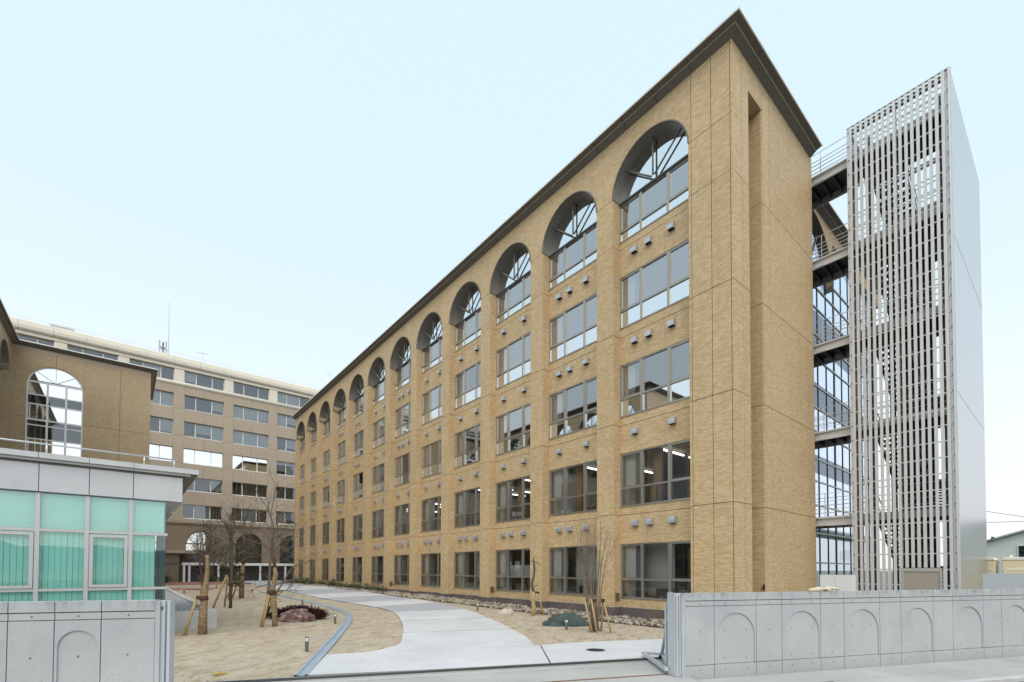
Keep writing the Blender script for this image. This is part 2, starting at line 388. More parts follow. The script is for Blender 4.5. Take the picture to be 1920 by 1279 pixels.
# ------------------------------------------------------------------ ground, road, pavements
def grid_sheet(xs, ylo, yhi, zf, ny=8):
    mb = MB(); rows = []
    for x in xs:
        a, b = ylo(x), yhi(x); r_ = []
        for j in range(ny + 1):
            y = a + (b - a) * j / ny; r_.append(len(mb.v)); mb.v.append((x, y, zf(x, y)))
        rows.append(r_)
    for i in range(len(xs) - 1):
        for j in range(ny):
            mb.f.append((rows[i][j], rows[i + 1][j], rows[i + 1][j + 1], rows[i][j + 1]))
    return mb
xs = [-3000, -800, -200, -120, -90] + [-70 + 4 * i for i in range(20)] + [14, 40, 200, 800, 3000]
struct(grid_sheet(xs, lambda x: -3000, lambda x: 3000, lambda x, y: gz(x) - 0.12, 2).build('ground', 'ground_far'))
def drain_y(x, off=-1.93): return (0.9156 * (x - 2.777) - off) / 0.402 - 8.112
xs = [-50 + 0.8 * i for i in range(66)] + [2.9]
def sandz(x, y): return gz(x) + 0.030 * (mnoise.noise(Vector((x * 0.5, y * 0.5, 3))) + 0.4 * mnoise.noise(Vector((x * 1.7, y * 1.7, 9)))) * min(1.0, max(0, (-x + 1) / 4))
struct(grid_sheet(xs, lambda x: max(-17.5, min(drain_y(x), -0.6)), lambda x: 0.6, sandz, 60).build('garden_soil', 'sand', smooth=True))

# entrance path: each slab of concrete is a piece of its own
path = bpy.data.objects.new('path', None); col.objects.link(path); WL[path] = (0, 0, 0); struct(path)
def crom(P, n=5):
    if len(P) < 3: return P
    out_ = []
    for i in range(len(P) - 1):
        p0, p1, p2, p3 = (Vector(P[max(0, min(len(P) - 1, i + q))]) for q in (-1, 0, 1, 2))
        for k in range(n):
            t = k / n; out_.append(tuple(.5 * ((2 * p1) + (p2 - p0) * t + (2 * p0 - 5 * p1 + 4 * p2 - p3) * t * t + (3 * p1 - p0 - 3 * p2 + p3) * t ** 3)))
    return out_ + [tuple(P[-1])]
BED = MB()
def slab(pts, mat, zoff=0.035, shrink=0.012):
    BED.prism([(p[0], p[1], gz(p[0]) + .029) for p in pts], (0, 0, -.05))
    c = Vector((sum(p[0] for p in pts) / len(pts), sum(p[1] for p in pts) / len(pts), 0)); P = []
    for p in pts:
        q = Vector((p[0], p[1], 0)); d = (c - q).normalized() * shrink; q += d
        P.append((q.x, q.y, gz(q.x) + zoff))
    return MB().prism(P, (0, 0, -0.09)).build('slab', mat, path)
D0 = SL(-6.43, -1.80); DJ = SL(-1.87, -1.83)
slab([(-1.93, -13.80), (-3.93, -12.79), (-1.80, -7.95), (-1.76, -7.76), (0.262, -9.33)], 'slab_white')
E2 = SL(0.9, -1.83)
slab([(-1.755, -7.742), (-1.26, -6.12), (-0.235, -3.93), (0.75, -1.9), (2.05, -2.2), (E2.x, E2.y), (0.272, -9.313)], 'slab_white')
slab([(E2.x + .02, E2.y + .03), (2.08, -2.18), (0.78, -1.88), (1.7, 0.3), (5.2, 0.0)], 'slab_white')
stations = [([(-3.93, -12.74), (-3.68, -11.85), (-3.97, -11.15), (-4.46, -10.59), (-6.37, -9.56)], [(-1.80, -7.92), (-3.3, -6.95), (-4.96, -6.15)]),
    ([(-6.37, -9.54), (-8.0, -8.75), (-9.35, -8.16)], [(-4.99, -6.13), (-6.6, -5.36), (-8.27, -4.71)]),
    ([(-9.38, -8.14), (-11.3, -7.36), (-12.86, -6.83)], [(-8.30, -4.69), (-10.2, -3.9), (-12.19, -3.25)]),
    ([(-12.89, -6.82), (-14.04, -6.62), (-15.65, -6.48)], [(-12.22, -3.24), (-14.5, -2.75), (-16.72, -2.35)]),
    ([(-15.68, -6.48), (-17.5, -6.5), (-19.36, -6.55)], [(-16.75, -2.34), (-18.3, -2.2), (-19.88, -2.1)]),
    ([(-19.39, -6.55), (-23.8, -6.72)], [(-19.91, -2.1), (-24.5, -1.78)]),
    ([(-23.83, -6.72), (-28.0, -6.5)], [(-24.53, -1.78), (-29.5, -1.4)]),
    ([(-28.03, -6.5), (-34.0, -6.3)], [(-29.53, -1.4), (-35, -1.2)]),
    ([(-34.03, -6.3), (-42.0, -6.1)], [(-35.03, -1.2), (-43, -1.4)]),
    ([(-42.03, -6.1), (-52.0, -5.6)], [(-43.03, -1.4), (-52.0, -2.4)]),
    ([(-52.03, -5.6), (-64.0, -6.0)], [(-52.03, -2.4), (-64.0, 1.0)])]
tone = 'WWWGWGWGWGG'
LE = [stations[0][0][0]]; RE = [stations[0][1][0]]
def inset(p, q, g=.034):
    p, q = Vector(p), Vector(q); d = q - p; return tuple(p + d.normalized() * g) if d.length > .05 else tuple(p)
for (Lp, Rp), c in zip(stations, tone):
    Lc, Rc = crom([Vector((*p, 0)) for p in Lp]), crom([Vector((*p, 0)) for p in Rp])
    BED.prism([(p[0], p[1], gz(p[0]) + .029) for p in Lc + Rc[::-1]], (0, 0, -.05))
    Lc[0] = inset(Lc[0], Lc[1]); Rc[0] = inset(Rc[0], Rc[1]); Lc[-1] = inset(Lc[-1], Lc[-2]); Rc[-1] = inset(Rc[-1], Rc[-2])
    slab(Lc + Rc[::-1], 'slab_white' if c == 'W' else 'slab_grey', shrink=0.0)
BED.build('bed', 'paver_grey', path)
struct(MB().prism([(-38.3, -11.4, gz(-38) + .02), (-41.6, -14.4, gz(-41) + .02), (-63, -14.4, .44), (-63, -6.2, .44), (-50.5, -6.2, gz(-50) + .02)], (0, 0, -0.1)).build('red_pavement', 'red_paving'))
# drainage channel that snakes along the lawn
chR = [(-1.91, -13.78), (-3.78, -12.88), (-6.58, -11.52), (-9.42, -10.16), (-11.2, -9.40), (-12.6, -8.90), (-14.15, -8.54), (-16.48, -8.30), (-21.08, -8.19), (-27.33, -8.03), (-34, -8.2)]
mb = MB(); n = len(chR); prev = None
for i, p in enumerate(chR):
    a = Vector((*chR[max(0, i - 1)], 0)); b = Vector((*chR[min(n - 1, i + 1)], 0)); d = (b - a).normalized(); nn = Vector((-d.y, d.x, 0)) * -1
    if nn.y > 0: nn = -nn
    w = 0.26
    r0 = Vector((p[0], p[1], gz(p[0]) + 0.045)); r1 = r0 + nn * w
    k = len(mb.v)
    for q, dz in ((r0, 0), (r0 + nn * 0.06, 0), (r0 + nn * 0.065, -0.02), (r1 - nn * 0.065, -0.02), (r1 - nn * 0.06, 0), (r1, 0), (r1, -0.1), (r0, -0.1)):
        mb.v.append((q.x, q.y, q.z + dz))
    if i:
        for j in range(8):
            mb.f.append((k - 8 + j, k + j, k + (j + 1) % 8, k - 8 + (j + 1) % 8))
struct(mb.build('drain_channel', 'channel'))
# gate apron, grating, track, pavement, road
def strip(name, s0, s1, d0, d1, z0, z1, mat, parent=None):
    return MB().obox(SL(s0, d0, z0), PW * (s1 - s0), PN * (d1 - d0), (0, 0, z1 - z0)).build(name, mat, parent)
struct(strip('gate_apron', -9.3, 0.05, -1.28, 1.0, -0.1, 0.018, 'apron'))
struct(strip('pavement', -14, 24, 1.0, 1.62, -0.1, 0.012, 'sidewalk'))
struct(strip('pavement_strip', 0.06, 24, 0.26, 0.995, -0.1, 0.020, 'sidewalk'))
struct(strip('kerb', -14, 24, 1.625, 1.78, -0.15, 0.022, 'concrete_kerb'))
struct(strip('road', -80, 120, 1.80, 12, -0.12, -0.045, 'asphalt'))
pv = struct(strip('block_paving', 1.15, 2.45, 1.03, 1.60, -0.1, 0.016, 'sidewalk'))
for i in range(6):
    for j in range(3):
        MB().obox(SL(1.17 + i * 0.212, 1.04 + j * 0.187, 0.0), PW * 0.2, PN * 0.176, (0, 0, 0.024)).build('paver', 'paver_grey', pv)
gt = thing('drain_grating', 'long steel drain grating laid across the gate opening', 'drain', tuple(SL(-4, -1.7)))
strip('frame', -8.9, 1.2, -1.86, -1.835, -0.05, 0.045, 'steel', gt); strip('frame', -8.9, 1.2, -1.555, -1.53, -0.05, 0.045, 'steel', gt)
strip('trough', -8.9, 1.2, -1.834, -1.556, -0.05, 0.012, 'dark', gt)
mb = MB()
for i in range(330): mb.obox(SL(-8.88 + i * 0.0305, -1.832, 0.02), PW * 0.011, PN * 0.274, (0, 0, 0.022))
for d in (-1.72, -1.665, -1.61): mb.obox(SL(-8.88, d, 0.02), PW * 10.05, PN * 0.008, (0, 0, 0.023))
stuff(mb.build('bars', 'steel_dark', gt))
tr = thing('gate_track', 'pale steel sliding gate rail set in concrete beside the drain grating', 'rail', tuple(SL(-4, -1.4)))
strip('rail', -8.9, 1.2, -1.415, -1.375, 0, 0.055, 'rail', tr); strip('bed', -8.9, 1.2, -1.525, -1.285, -0.05, 0.028, 'apron', tr)
tag(strip('gate_track', -8.6, 0.0, -0.31, -0.265, 0, 0.030, 'rust'), 'rusty brown gate rail flush in the apron by the wall end', 'rail')
mh = thing('manhole_cover', 'round black manhole cover in the white concrete path', 'manhole', (-0.24, -7.226, 0.03))
mb = MB(); mb.tube([(-0.24, -7.226, 0.0), (-0.24, -7.226, 0.043)], 0.235, 24); mb.build('cover', 'iron', mh)
mb = MB(); mb.ring('x', 0, 0, 0.24, 0.275, 0, 0.01, 0, 2 * math.pi, 28)
mb.v = [(-0.24 + x, -7.226 + z, 0.036 + y) for x, y, z in mb.v]; mb.build('frame_ring', 'concrete_kerb', mh)

# ------------------------------------------------------------------ the main building
BW, BP = 3.634, 4.582
def bayL(k): return -5.344 - BP * k
def bayR(k): return -1.71 - BP * k
NB = 12; XE = -56.25; BD = 0.46
JZ = [4.53, 8.53, 12.53, 16.53, 18.65]; ZT = 21.36; ZB = 0.46
SILL = [0.87, 4.90, 8.92, 12.94, 16.865]; HEAD = [3.26, 7.28, 11.28, 15.27, 18.62]
MBL = thing('tiled_building', 'five storey tan tiled building with a row of tall arched bays', 'building', (-28, 4, 0))
G = 0.011
def panel(x0, x1, y0, y1, z0, z1, mat='tile', parent=None, gap=G, name='wall_panel'):
    return MB().box(x0 + gap, x1 - gap, y0, y1, z0 + gap, z1 - gap).build(name, mat, parent or MBL)
bands = [ZB] + JZ + [ZT]
core = MB()
def core_box(*a): core.box(*a)
# piers
piers = [(-1.592, -0.796), (-0.796, -0.078)]
for k in range(NB): piers.append((bayR(k + 1) if k < NB - 1 else XE, bayL(k)))
for i, (a, b) in enumerate(piers):
    for z0, z1 in zip(bands[:-1], bands[1:]):
        if i > 8 and z1 == ZT: pass
        MB().box(a + (G if i < 2 else 0), b - (G if i < 2 else 0), 0, 0.7, z0 + G, z1 - G).build('wall_panel', 'tile', MBL)
    core_box(a + (0 if i < 2 else 0.02), b - (0 if i < 2 else 0.02), 0.025, 0.69, ZB, ZT - 0.02)
for z0, z1 in zip(bands[:-1], bands[1:]):
    MB().box(-1.71, -1.604, 0, 0.7, z0 + G, z1 - G).build('wall_panel', 'tile', MBL)
    MB().box(-0.078 + G, 0, 0, 0.735, z0 + G, z1 - G).build('wall_panel', 'tile', MBL)
core_box(-1.69, -0.02, 0.025, 0.69, ZB, ZT - .02)
# gable end
gz_b = [ZB] + JZ[:4] + [ZT]
for a, b in ((0.745, 1.30), (2.52, 3.15), (3.15, 7.90)):
    for z0, z1 in zip(gz_b[:-1], gz_b[1:]):
        MB().box(-0.6, 0, a + G, b - (0 if b in (1.30, 7.90) else G), z0 + G, z1 - G).build('wall_panel', 'tile', MBL)
MB().box(-0.6, 0, 1.30 + .001, 2.52 - .001, 20.25, ZT - G).build('wall_panel', 'tile', MBL)
for z0, z1 in zip(gz_b[:-1], gz_b[1:]):
    z1 = min(z1, 20.24)
    MB().box(-1.4, -0.02, 2.44, 2.52 + G, z0 + G, z1 - G).build('wall_panel', 'tile', MBL)      # far reveal of the slot
    MB().box(-1.4, -1.25, 1.2, 2.43, z0 + G, z1 - G).build('wall_panel', 'tile', MBL)
core_box(-0.58, -0.025, 0.74, 1.29, ZB, ZT - .02); core_box(-0.58, -0.025, 2.53, 7.88, ZB, ZT - .02); core_box(-1.38, -1.27, 1.2, 2.5, ZB, 20.2); core_box(-0.58, -0.03, 1.25, 2.55, 20.27, ZT - .03)
MB().box(-0.062, -0.0215, 2.30, 2.436, 1.35, 1.55).build('wall_outlet', 'dark', MBL)
# arch heads and spandrels
for k in range(NB):
    L, Rr = bayL(k), bayR(k); ac = (L + Rr) / 2; r = BW / 2
    cuts = [L, L + 1.21, L + 2.42, Rr] if k < 8 else [L, Rr]
    for a, b in zip(cuts[:-1], cuts[1:]):
        g0 = 0.004 if a > L else 0.0; g1 = 0.004 if b < Rr else 0.0
        MB().archcol('x', a + g0, b - g1, ac, r, JZ[4], ZT - G, 0.002, 0.52, 12 if k < 8 else 24).build('wall_panel', 'tile', MBL)
    for j in range(5):
        if j == 0:
            panel(L, Rr, BD, BD + .25, ZB, SILL[0] + 0.005, gap=0.002); continue
        zj = JZ[j - 1]
        MB().box(L, Rr, BD, BD + .25, zj + G, SILL[j] + .005).build('wall_panel', 'tile', MBL)
        xs_ = [L, L + 1.15, L + 2.28, Rr] if k < 5 else [L, Rr]
        for a, b in zip(xs_[:-1], xs_[1:]):
            MB().box(a + (.004 if a > L else 0), b - (.004 if b < Rr else 0), BD, BD + .25, HEAD[j - 1] - .005, zj - G).build('wall_panel', 'tile', MBL)
        core_box(L - .01, Rr + .01, BD + 0.025, BD + 0.24, HEAD[j - 1] + .02, SILL[j] - .02)
core.build('wall_core', 'sealant', MBL)
# plinth
pl = MB()
for i, (a, b) in enumerate(piers[2:]): pl.box(a - .015, b + .015, -0.02, 0.72, -0.2, ZB - 0.012)
pl.box(-1.725, 0.02, -0.02, 0.72, -0.2, ZB - .012)
for k in range(NB): pl.box(bayL(k) + .016, bayR(k) - .016, BD - 0.02, 0.72, -0.2, ZB - .012)
pl.box(-.6, 0.02, 0.725, 1.28, -.2, ZB - .012); pl.box(-.6, 0.02, 2.54, 7.92, -.2, ZB - .012)
pl.build('plinth', 'plinth', MBL)
pl = MB()
for i, (a, b) in enumerate(piers[2:]): pl.box(a - .02, b + .02, -0.03, 0.72, ZB - 0.012, ZB + .010)
pl.box(-1.73, 0.03, -0.03, 0.72, ZB - .012, ZB + .010)
for k in range(NB): pl.box(bayL(k) + .021, bayR(k) - .021, BD - 0.03, 0.72, ZB - .012, ZB + .010)
pl.box(-.6, 0.03, 0.725, 1.28, ZB - .012, ZB + .010); pl.box(-.6, 0.03, 2.54, 7.92, ZB - .012, ZB + .010)
pl.build('plinth_cap', 'trim', MBL)

# windows -------------------------------------------------------------
M1, M2 = 1.135, 2.445
def window_meshes(H, tz):
    fr = MB(); y0, y1 = 0.0, 0.11
    fr.box(0, BW, y0, y1, 0, 0.055); fr.box(0, BW, y0, y1, H - 0.055, H); fr.box(0, 0.055, y0, y1, .055, H - .055); fr.box(BW - .055, BW, y0, y1, .055, H - .055)
    for m in (M1, M2): fr.box(m - 0.058, m + 0.058, y0 - 0.012, y1, .055, H - .055)
    for a, b in ((0.055, M1 - .058), (M1 + .058, M2 - .058), (M2 + .058, BW - .055)):
        fr.box(a, b, y0 + .004, y1 - .01, tz - 0.035, tz + 0.035)
    for a, b in ((0.055, M1 - .058), (M2 + .058, BW - .055)):       # opening sashes
        z0, z1 = tz + .035, H - .055; e = 0.045
        fr.box(a, a + e, y0 + .015, y1 - .02, z0, z1); fr.box(b - e, b, y0 + .015, y1 - .02, z0, z1)
        fr.box(a + e, b - e, y0 + .015, y1 - .02, z0, z0 + e); fr.box(a + e, b - e, y0 + .015, y1 - .02, z1 - e, z1)
    fr.box(-0.0, BW, -0.05, -0.001, -0.03, 0.02)                        # sill
    f = fr.mesh('window', 'frame'); P = []
    for a, b, z0, z1, mt in ((.1, M1 - .1, tz + .075, H - .095, 'glass_upper'), (M1 + .056, M2 - .056, tz + .033, H - .053, 'glass_upper'), (M2 + .1, BW - .1, tz + .075, H - .095, 'glass_upper'),
                             (.053, M1 - .056, .053, tz - .033, 'glass_lower'), (M1 + .056, M2 - .056, .053, tz - .033, 'glass_lower'), (M2 + .056, BW - .053, .053, tz - .033, 'glass_lower')):
        w, h = (b - a) / 2, (z1 - z0) / 2
        P.append((MB().quad((-w, 0, -h), (w, 0, -h), (w, 0, h), (-w, 0, h)).mesh('pane', mt), ((a + b) / 2, 0.06, (z0 + z1) / 2)))
    Q = []
    for a, b, z0, z1, mt in ((.053, BW - .053, tz + .033, H - .053, 'glass_upper'), (.053, BW - .053, .053, tz - .033, 'glass_lower')):
        w, h = (b - a) / 2, (z1 - z0) / 2
        Q.append((MB().quad((-w, 0, -h), (w, 0, -h), (w, 0, h), (-w, 0, h)).mesh('pane', mt), ((a + b) / 2, 0.06, (z0 + z1) / 2)))
    return f, P, Q
WM = {}; ALT = {}
for j in range(5):
    H = HEAD[j] - SILL[j]; key = round(H, 2)
    if key not in WM: WM[key] = window_meshes(H, 0.81 if j < 4 else 0.50)
rng = random.Random(11)
def put_window(parent, loc, j, flip=False, full=True):
    f, P, Q = WM[round(HEAD[j] - SILL[j], 2)]
    w = inst('window', f, parent, loc, (0, 0, math.pi) if flip else None)
    alt = rng.random() < .45
    for me, c in (P if full else Q):
        if j < 2:
            key = me.name + '_c'
            if key not in ALT: ALT[key] = me.copy(); ALT[key].materials[0] = MAT['glass_dim' if me.materials[0].name == 'glass_upper' else 'glass_dim_low']
            me = ALT[key]
        elif alt and me.materials[0].name == 'glass_upper':
            key = me.name + '_b'
            if key not in ALT: ALT[key] = me.copy(); ALT[key].materials[0] = MAT['glass_upper_b']
            me = ALT[key]
        o = bpy.data.objects.new('pane', me); col.objects.link(o); o.parent = w; o.location = c; WL[o] = loc
        o.rotation_euler = (R(rng.uniform(-.12, .12)), 0, R(rng.uniform(-.15, .15)))
    return w
# arch window pieces (origin at the arch centre on the springing line)
rr = BW / 2
lin = MB(); lin.ring('x', 0, 0, rr - 0.012, rr + 0.03, -0.045, 0.02); lin.ring('x', 0, 0, rr - 0.03, rr - 0.002, 0.021, 0.53)
LIN = lin.mesh('arch_liner', 'liner', smooth=False)
fan = MB(); pts = [(rr * 0.99 * math.cos(math.pi * i / 28), 0, rr * 0.99 * math.sin(math.pi * i / 28)) for i in range(29)]
fan.quad(*pts); FAN = fan.mesh('fan_light', 'glass_lower')
STR = []
for a in (42, 90, 138):
    t = R(a); STR.append(MB().tube([(0.10 * math.cos(t), 0, 0.05 + .1 * math.sin(t)), ((rr - .03) * math.cos(t), 0, (rr - .03) * math.sin(t))], 0.038, 8).mesh('strut', 'liner', smooth=True))
BEAM = MB().box(-rr, rr, -0.03, 0.14, -0.045, 0.03).mesh('transom_beam', 'mullion_dark')
def put_arch(parent, x, y, z, flip=False):
    s = -1 if flip else 1; rot = (0, 0, math.pi) if flip else None
    inst('arch_liner', LIN, parent, (x, y, z), rot)
    fl2 = inst('fan_light', FAN, parent, (x, y + s * 0.50, z + .03), rot)
    inst('transom_beam', BEAM, parent, (x, y + s * 0.45, z), rot)
    for q in STR: inst('strut', q, parent, (x, y + s * 0.36, z + 0.02), rot)
for k in range(NB):
    for j in range(5):
        put_window(MBL, (bayL(k), BD + 0.02, SILL[j]), j, full=(k < 8))
    put_arch(MBL, (bayL(k) + bayR(k)) / 2, 0, JZ[4])
# exhaust hoods
hd = MB(); prof = [(0, .150), (-.07, .150), (-.135, .125), (-.18, .07), (-.195, -.02), (-.195, -.13), (-.17, -.13), (0, -.13)]
hd.prism([(-.14, y, z) for y, z in prof], (.28, 0, 0)); HOOD = hd.mesh('vent_hood', 'hood')
SLOT = MB().box(-.12, .12, -.165, -.02, -.14, -.131).mesh('opening', 'dark')
rows = {0: lambda k: 3 if k < 7 else 2, 1: lambda k: 2 if k not in (7,) else 1, 2: lambda k: 3 if k in (0, 1, 5) else 2, 3: lambda k: 3 if k in (0, 1, 5) else (2 if k < 9 else 0)}
for k in range(11):
    for r_ in range(4):
        n = rows[r_](k); off = {3: (.856, 1.583, 2.655), 2: (.86, 2.67), 1: (.86,), 0: ()}[n]
        if n == 2 and k > 6: off = (.86, 1.58)
        for o_ in off:
            h = inst('vent_hood', HOOD, MBL, (bayL(k) + o_, BD, 4.125 + 4.0 * r_))
            if k < 4:
                q = bpy.data.objects.new('opening', SLOT); col.objects.link(q); q.parent = h; WL[q] = WL[h]
for k in (0, 2, 5, 8, 10): MB().box(bayL(k) + .001, bayL(k) + .03, 0.10, 0.36, 0.72, 1.08).build('wall_box', 'door_brown', MBL)
# eaves: profile swept along the front and the gable, cut in panels
PR = [(0.0, 21.31), (0.245, 21.49), (0.245, 21.515)]
PR2 = [(0.25, 21.50), (0.475, 21.565)]
def eave_seg(name, prof, mat, side, a, b, parent=None, building='main', th=0.02, sx=None):
    """prof: (overhang, z) polyline; side 'f' along the front (a<b are x), 'g' along the gable (a<b are y)"""
    mb = MB(); n = len(prof)
    def P(t, e, z):
        if side == 'f':
            x = t
            if t >= -1e-6: x = e
            if t <= XE + 1e-6: x = XE - e
            return (x, -e, z)
        y = t
        if t <= 1e-6: y = -e
        return (e, y, z)
    lo = [P(a, e, z) for e, z in prof] + [P(a, e, z + th) for e, z in prof[::-1]]
    hi = [P(b, e, z) for e, z in prof] + [P(b, e, z + th) for e, z in prof[::-1]]
    m = len(lo); mb.v = lo + hi
    for i in range(m):
        j = (i + 1) % m; mb.f.append((i, j, m + j, m + i))
    mb.f.append(tuple(range(m - 1, -1, -1))); mb.f.append(tuple(range(m, 2 * m)))
    return mb.build(name, mat, parent or MBL)
xs_ = [0.0]
while xs_[-1] - BP / 3 > XE + 1: xs_.append(xs_[-1] - BP / 3)
xs_.append(XE)
for i, (b, a) in enumerate(zip(xs_[:-1], xs_[1:])):
    g0 = 0.012 if i else 0; g1 = 0.012 if a > XE else 0
    eave_seg('soffit_panel', [(0.0, 21.31), (0.24, 21.488)], 'soffit', 'f', a + g1, b - g0)
    eave_seg('eave_panel', [(0.27, 21.512), (0.475, 21.565)], 'soffit', 'f', a + g1, b - g0)
ys_ = [0.0, 1.5, 3.0, 4.5, 6.0, 7.75]
for i, (a, b) in enumerate(zip(ys_[:-1], ys_[1:])):
    g0 = 0.012 if i else 0
    eave_seg('soffit_panel', [(0.0, 21.31), (0.24, 21.488)], 'soffit', 'g', a + g0, b)
    eave_seg('eave_panel', [(0.27, 21.512), (0.475, 21.565)], 'soffit', 'g', a + g0, b)
for sd_, a, b in (('f', XE, 0.0), ('g', 0.0, 7.76)):
    eave_seg('eave_trim', [(0.240, 21.484), (0.272, 21.488)], 'trim', sd_, a, b, th=0.03)
    eave_seg('roof_edge', [(0.475, 21.562), (0.510, 21.562)], 'roof_white', sd_, a, b, th=0.065)
    eave_seg('eave_backing', [(0.0, 21.345), (0.25, 21.535), (0.474, 21.590)], 'sealant', sd_, a, b, th=0.025)
MB().box(XE - .3, .3, -.3, 7.75, 21.63, 21.70).build('roof', 'roof_white', MBL)
# inside: floors, back wall, cross walls, columns, lights
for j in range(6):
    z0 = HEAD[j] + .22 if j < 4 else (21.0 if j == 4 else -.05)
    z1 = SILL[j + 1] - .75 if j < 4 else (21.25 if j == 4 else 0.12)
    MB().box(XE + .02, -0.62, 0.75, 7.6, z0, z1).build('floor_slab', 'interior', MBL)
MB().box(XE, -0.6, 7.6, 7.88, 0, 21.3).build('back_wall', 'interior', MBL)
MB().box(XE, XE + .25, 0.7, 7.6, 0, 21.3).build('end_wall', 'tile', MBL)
for k in range(-1, NB):
    xw = bayL(k) - .55 if k >= 0 else -1.2
    for j in range(5):
        z0 = .12 if j == 0 else SILL[j] - .75; z1 = HEAD[j] + .22 if j < 4 else 21.0
        if k in (1, 3, 6, 8): MB().box(xw - .06, xw + .06, .75, 7.6, z0, z1).build('partition', 'interior_white', MBL)
        if k >= 0 and (j < 4): MB().box(bayL(k) - .45, bayL(k) + 0.58, 0.80, 1.30, z0, z1).build('column', 'interior_white', MBL)
LT = MB().box(-.04, .04, -.9, .9, -.03, .03).mesh('ceiling_light', 'tube_light')
for k in range(8):
    for j, lst in ((1, ((1.5, 2.3), (2.9, 2.3), (1.5, 4.6), (2.9, 4.6))), (0, ((1.6, 4.0),)) if k in (9,) else (2, ())):
        for dx, y in lst: inst('ceiling_light', LT, MBL, (bayL(k) + dx, y, HEAD[j] + .10))
rng2 = random.Random(5)
for k in range(7):
    z0 = SILL[1] - .6
    if k in (0, 1, 2, 5): MB().box(bayL(k) + 1.2, bayL(k) + 1.62, 1.2, 1.36, z0, HEAD[1] + .1).build('curtain', 'curtain', MBL)
    for j in (0, 1):
        z0 = .13 if j == 0 else SILL[1] - .73
        MB().box(bayL(k) + .9, bayL(k) + 2.2 + rng2.random(), 1.6, 2.4, z0 + .70, z0 + .76).build('desk', 'furniture', MBL)
        MB().box(bayL(k) + 1.0, bayL(k) + 2.0, 1.7, 1.8, z0 + .76, z0 + 1.15).build('monitor', 'furniture', MBL)
    if k == 0: MB().box(-5.2, -3.55, 1.9, 1.97, .12, 3.35).build('partition', 'interior_white', MBL)
    if k in (1, 3, 5): MB().box(bayL(k) + .75, bayR(k) - (.3 if k == 3 else .9), 1.75, 1.82, .13, 3.35).build('partition', 'interior_white', MBL)
    if k == 2: MB().box(bayL(k) + .7, bayR(k), 1.10, 1.16, 1.68, 2.35).build('screen', 'interior_white', MBL)

# ------------------------------------------------------------------ rear wing with the glazed end, seen past the gable
RW = thing('rear_wing', 'tan rear wing with tall blue glass wall beside the steel stair tower', 'building', (-5, 16, 0))
XG = -0.95; RZ = 17.6; RC = 10.9; RR = 3.2; RS = 17.9
MB().box(XG - .4, XG, RC + RR, 15.3, 20.6, ZT).build('wall_panel', 'tile', RW); MB().box(XG - .4, XG, 15.301, 24, 20.6, ZT).build('wall_panel', 'tile', RW); MB().box(XG - .4, XG, 7.95, RC - RR, 0, ZT).build('wall_panel', 'tile', RW)
MB().archcol('y', RC - RR + .001, RC + RR - .001, RC, RR, RS, ZT, XG - .4, XG, 30).build('wall_panel', 'tile', RW)
L_ = MB(); L_.ring('y', RC, RS, RR - .03, RR, XG - .45, XG + .02); L_.build('arch_liner', 'liner', RW)
fp = [(XG - .3, RC + (RR - .04) * math.cos(math.pi * i / 24), RS + (RR - .04) * math.sin(math.pi * i / 24)) for i in range(25)]
MB().quad(*fp).build('fan_light', 'glass_curtain', RW)
for a in (30, 60, 90, 120, 150):
    t = R(a); MB().bar((XG - .25, RC, RS), (XG - .25, RC + (RR - .05) * math.cos(t), RS + (RR - .05) * math.sin(t)), .09, .09, (1, 0, 0)).build('strut', 'mullion_dark', RW)
ygl = [8.4, 9.75, 11.1, 12.45, 13.8, 15.15, 16.5, 17.85, 19.2, 20.5, 21.9, 23.2]
zgl = [0.1, 2.5, 4.1, 5.6, 6.9, 8.1, 9.6, 10.9, 12.1, 13.6, 14.9, 16.4, 17.55, 18.6, 20.6]
for a, b in zip(ygl[:-1], ygl[1:]):
    for c, d in zip(zgl[:-1], zgl[1:]):
        if d > 18.7 and b < 14.9: continue
        p = MB().quad((0, -(b - a) / 2, -(d - c) / 2), (0, (b - a) / 2, -(d - c) / 2), (0, (b - a) / 2, (d - c) / 2), (0, -(b - a) / 2, (d - c) / 2))
        inst('pane', p.mesh('pane', 'glass_curtain'), RW, (XG - .3, (a + b) / 2, (c + d) / 2), (0, R(rng.uniform(-.15, .15)), R(rng.uniform(-.2, .2))))
for i, y in enumerate(ygl):
    w_ = .085 if i % 3 == 2 else .035
    MB().box(XG - .33, XG - .27, y - w_, y + w_, 0, 18.6 if y < 13.7 else 20.6).build('mullion', 'mullion_dark' if i % 3 != 2 else 'plinth', RW)
    if i % 3 == 0: MB().box(-7.2, -7.14, y - .05, y + .05, 0, 17.55).build('rear_mullion', 'mullion_dark', RW)
for z in zgl:
    MB().box(XG - .335, XG - .25, 8.36 if z < 20 else 13.9, 23.2, z - .035, z + .035).build('transom', 'frame', RW)
for z in zgl[1::4]: MB().box(-7.19, -7.13, 8.36, 23.2, z - .05, z + .05).build('rear_transom', 'frame', RW)
MB().box(-7, XG - .6, 8.0, 24, -.1, .1).build('floor_slab', 'interior', RW)
for j in range(1, 5): MB().box(-2.6, XG - .4, 8.0, 24, 4.0 * j + .12, 4.0 * j + .4).build('floor_slab', 'interior', RW)
MB().box(-7.4, -7.25, 8.0, 24, 0, 5.0).build('back_wall', 'furniture', RW)
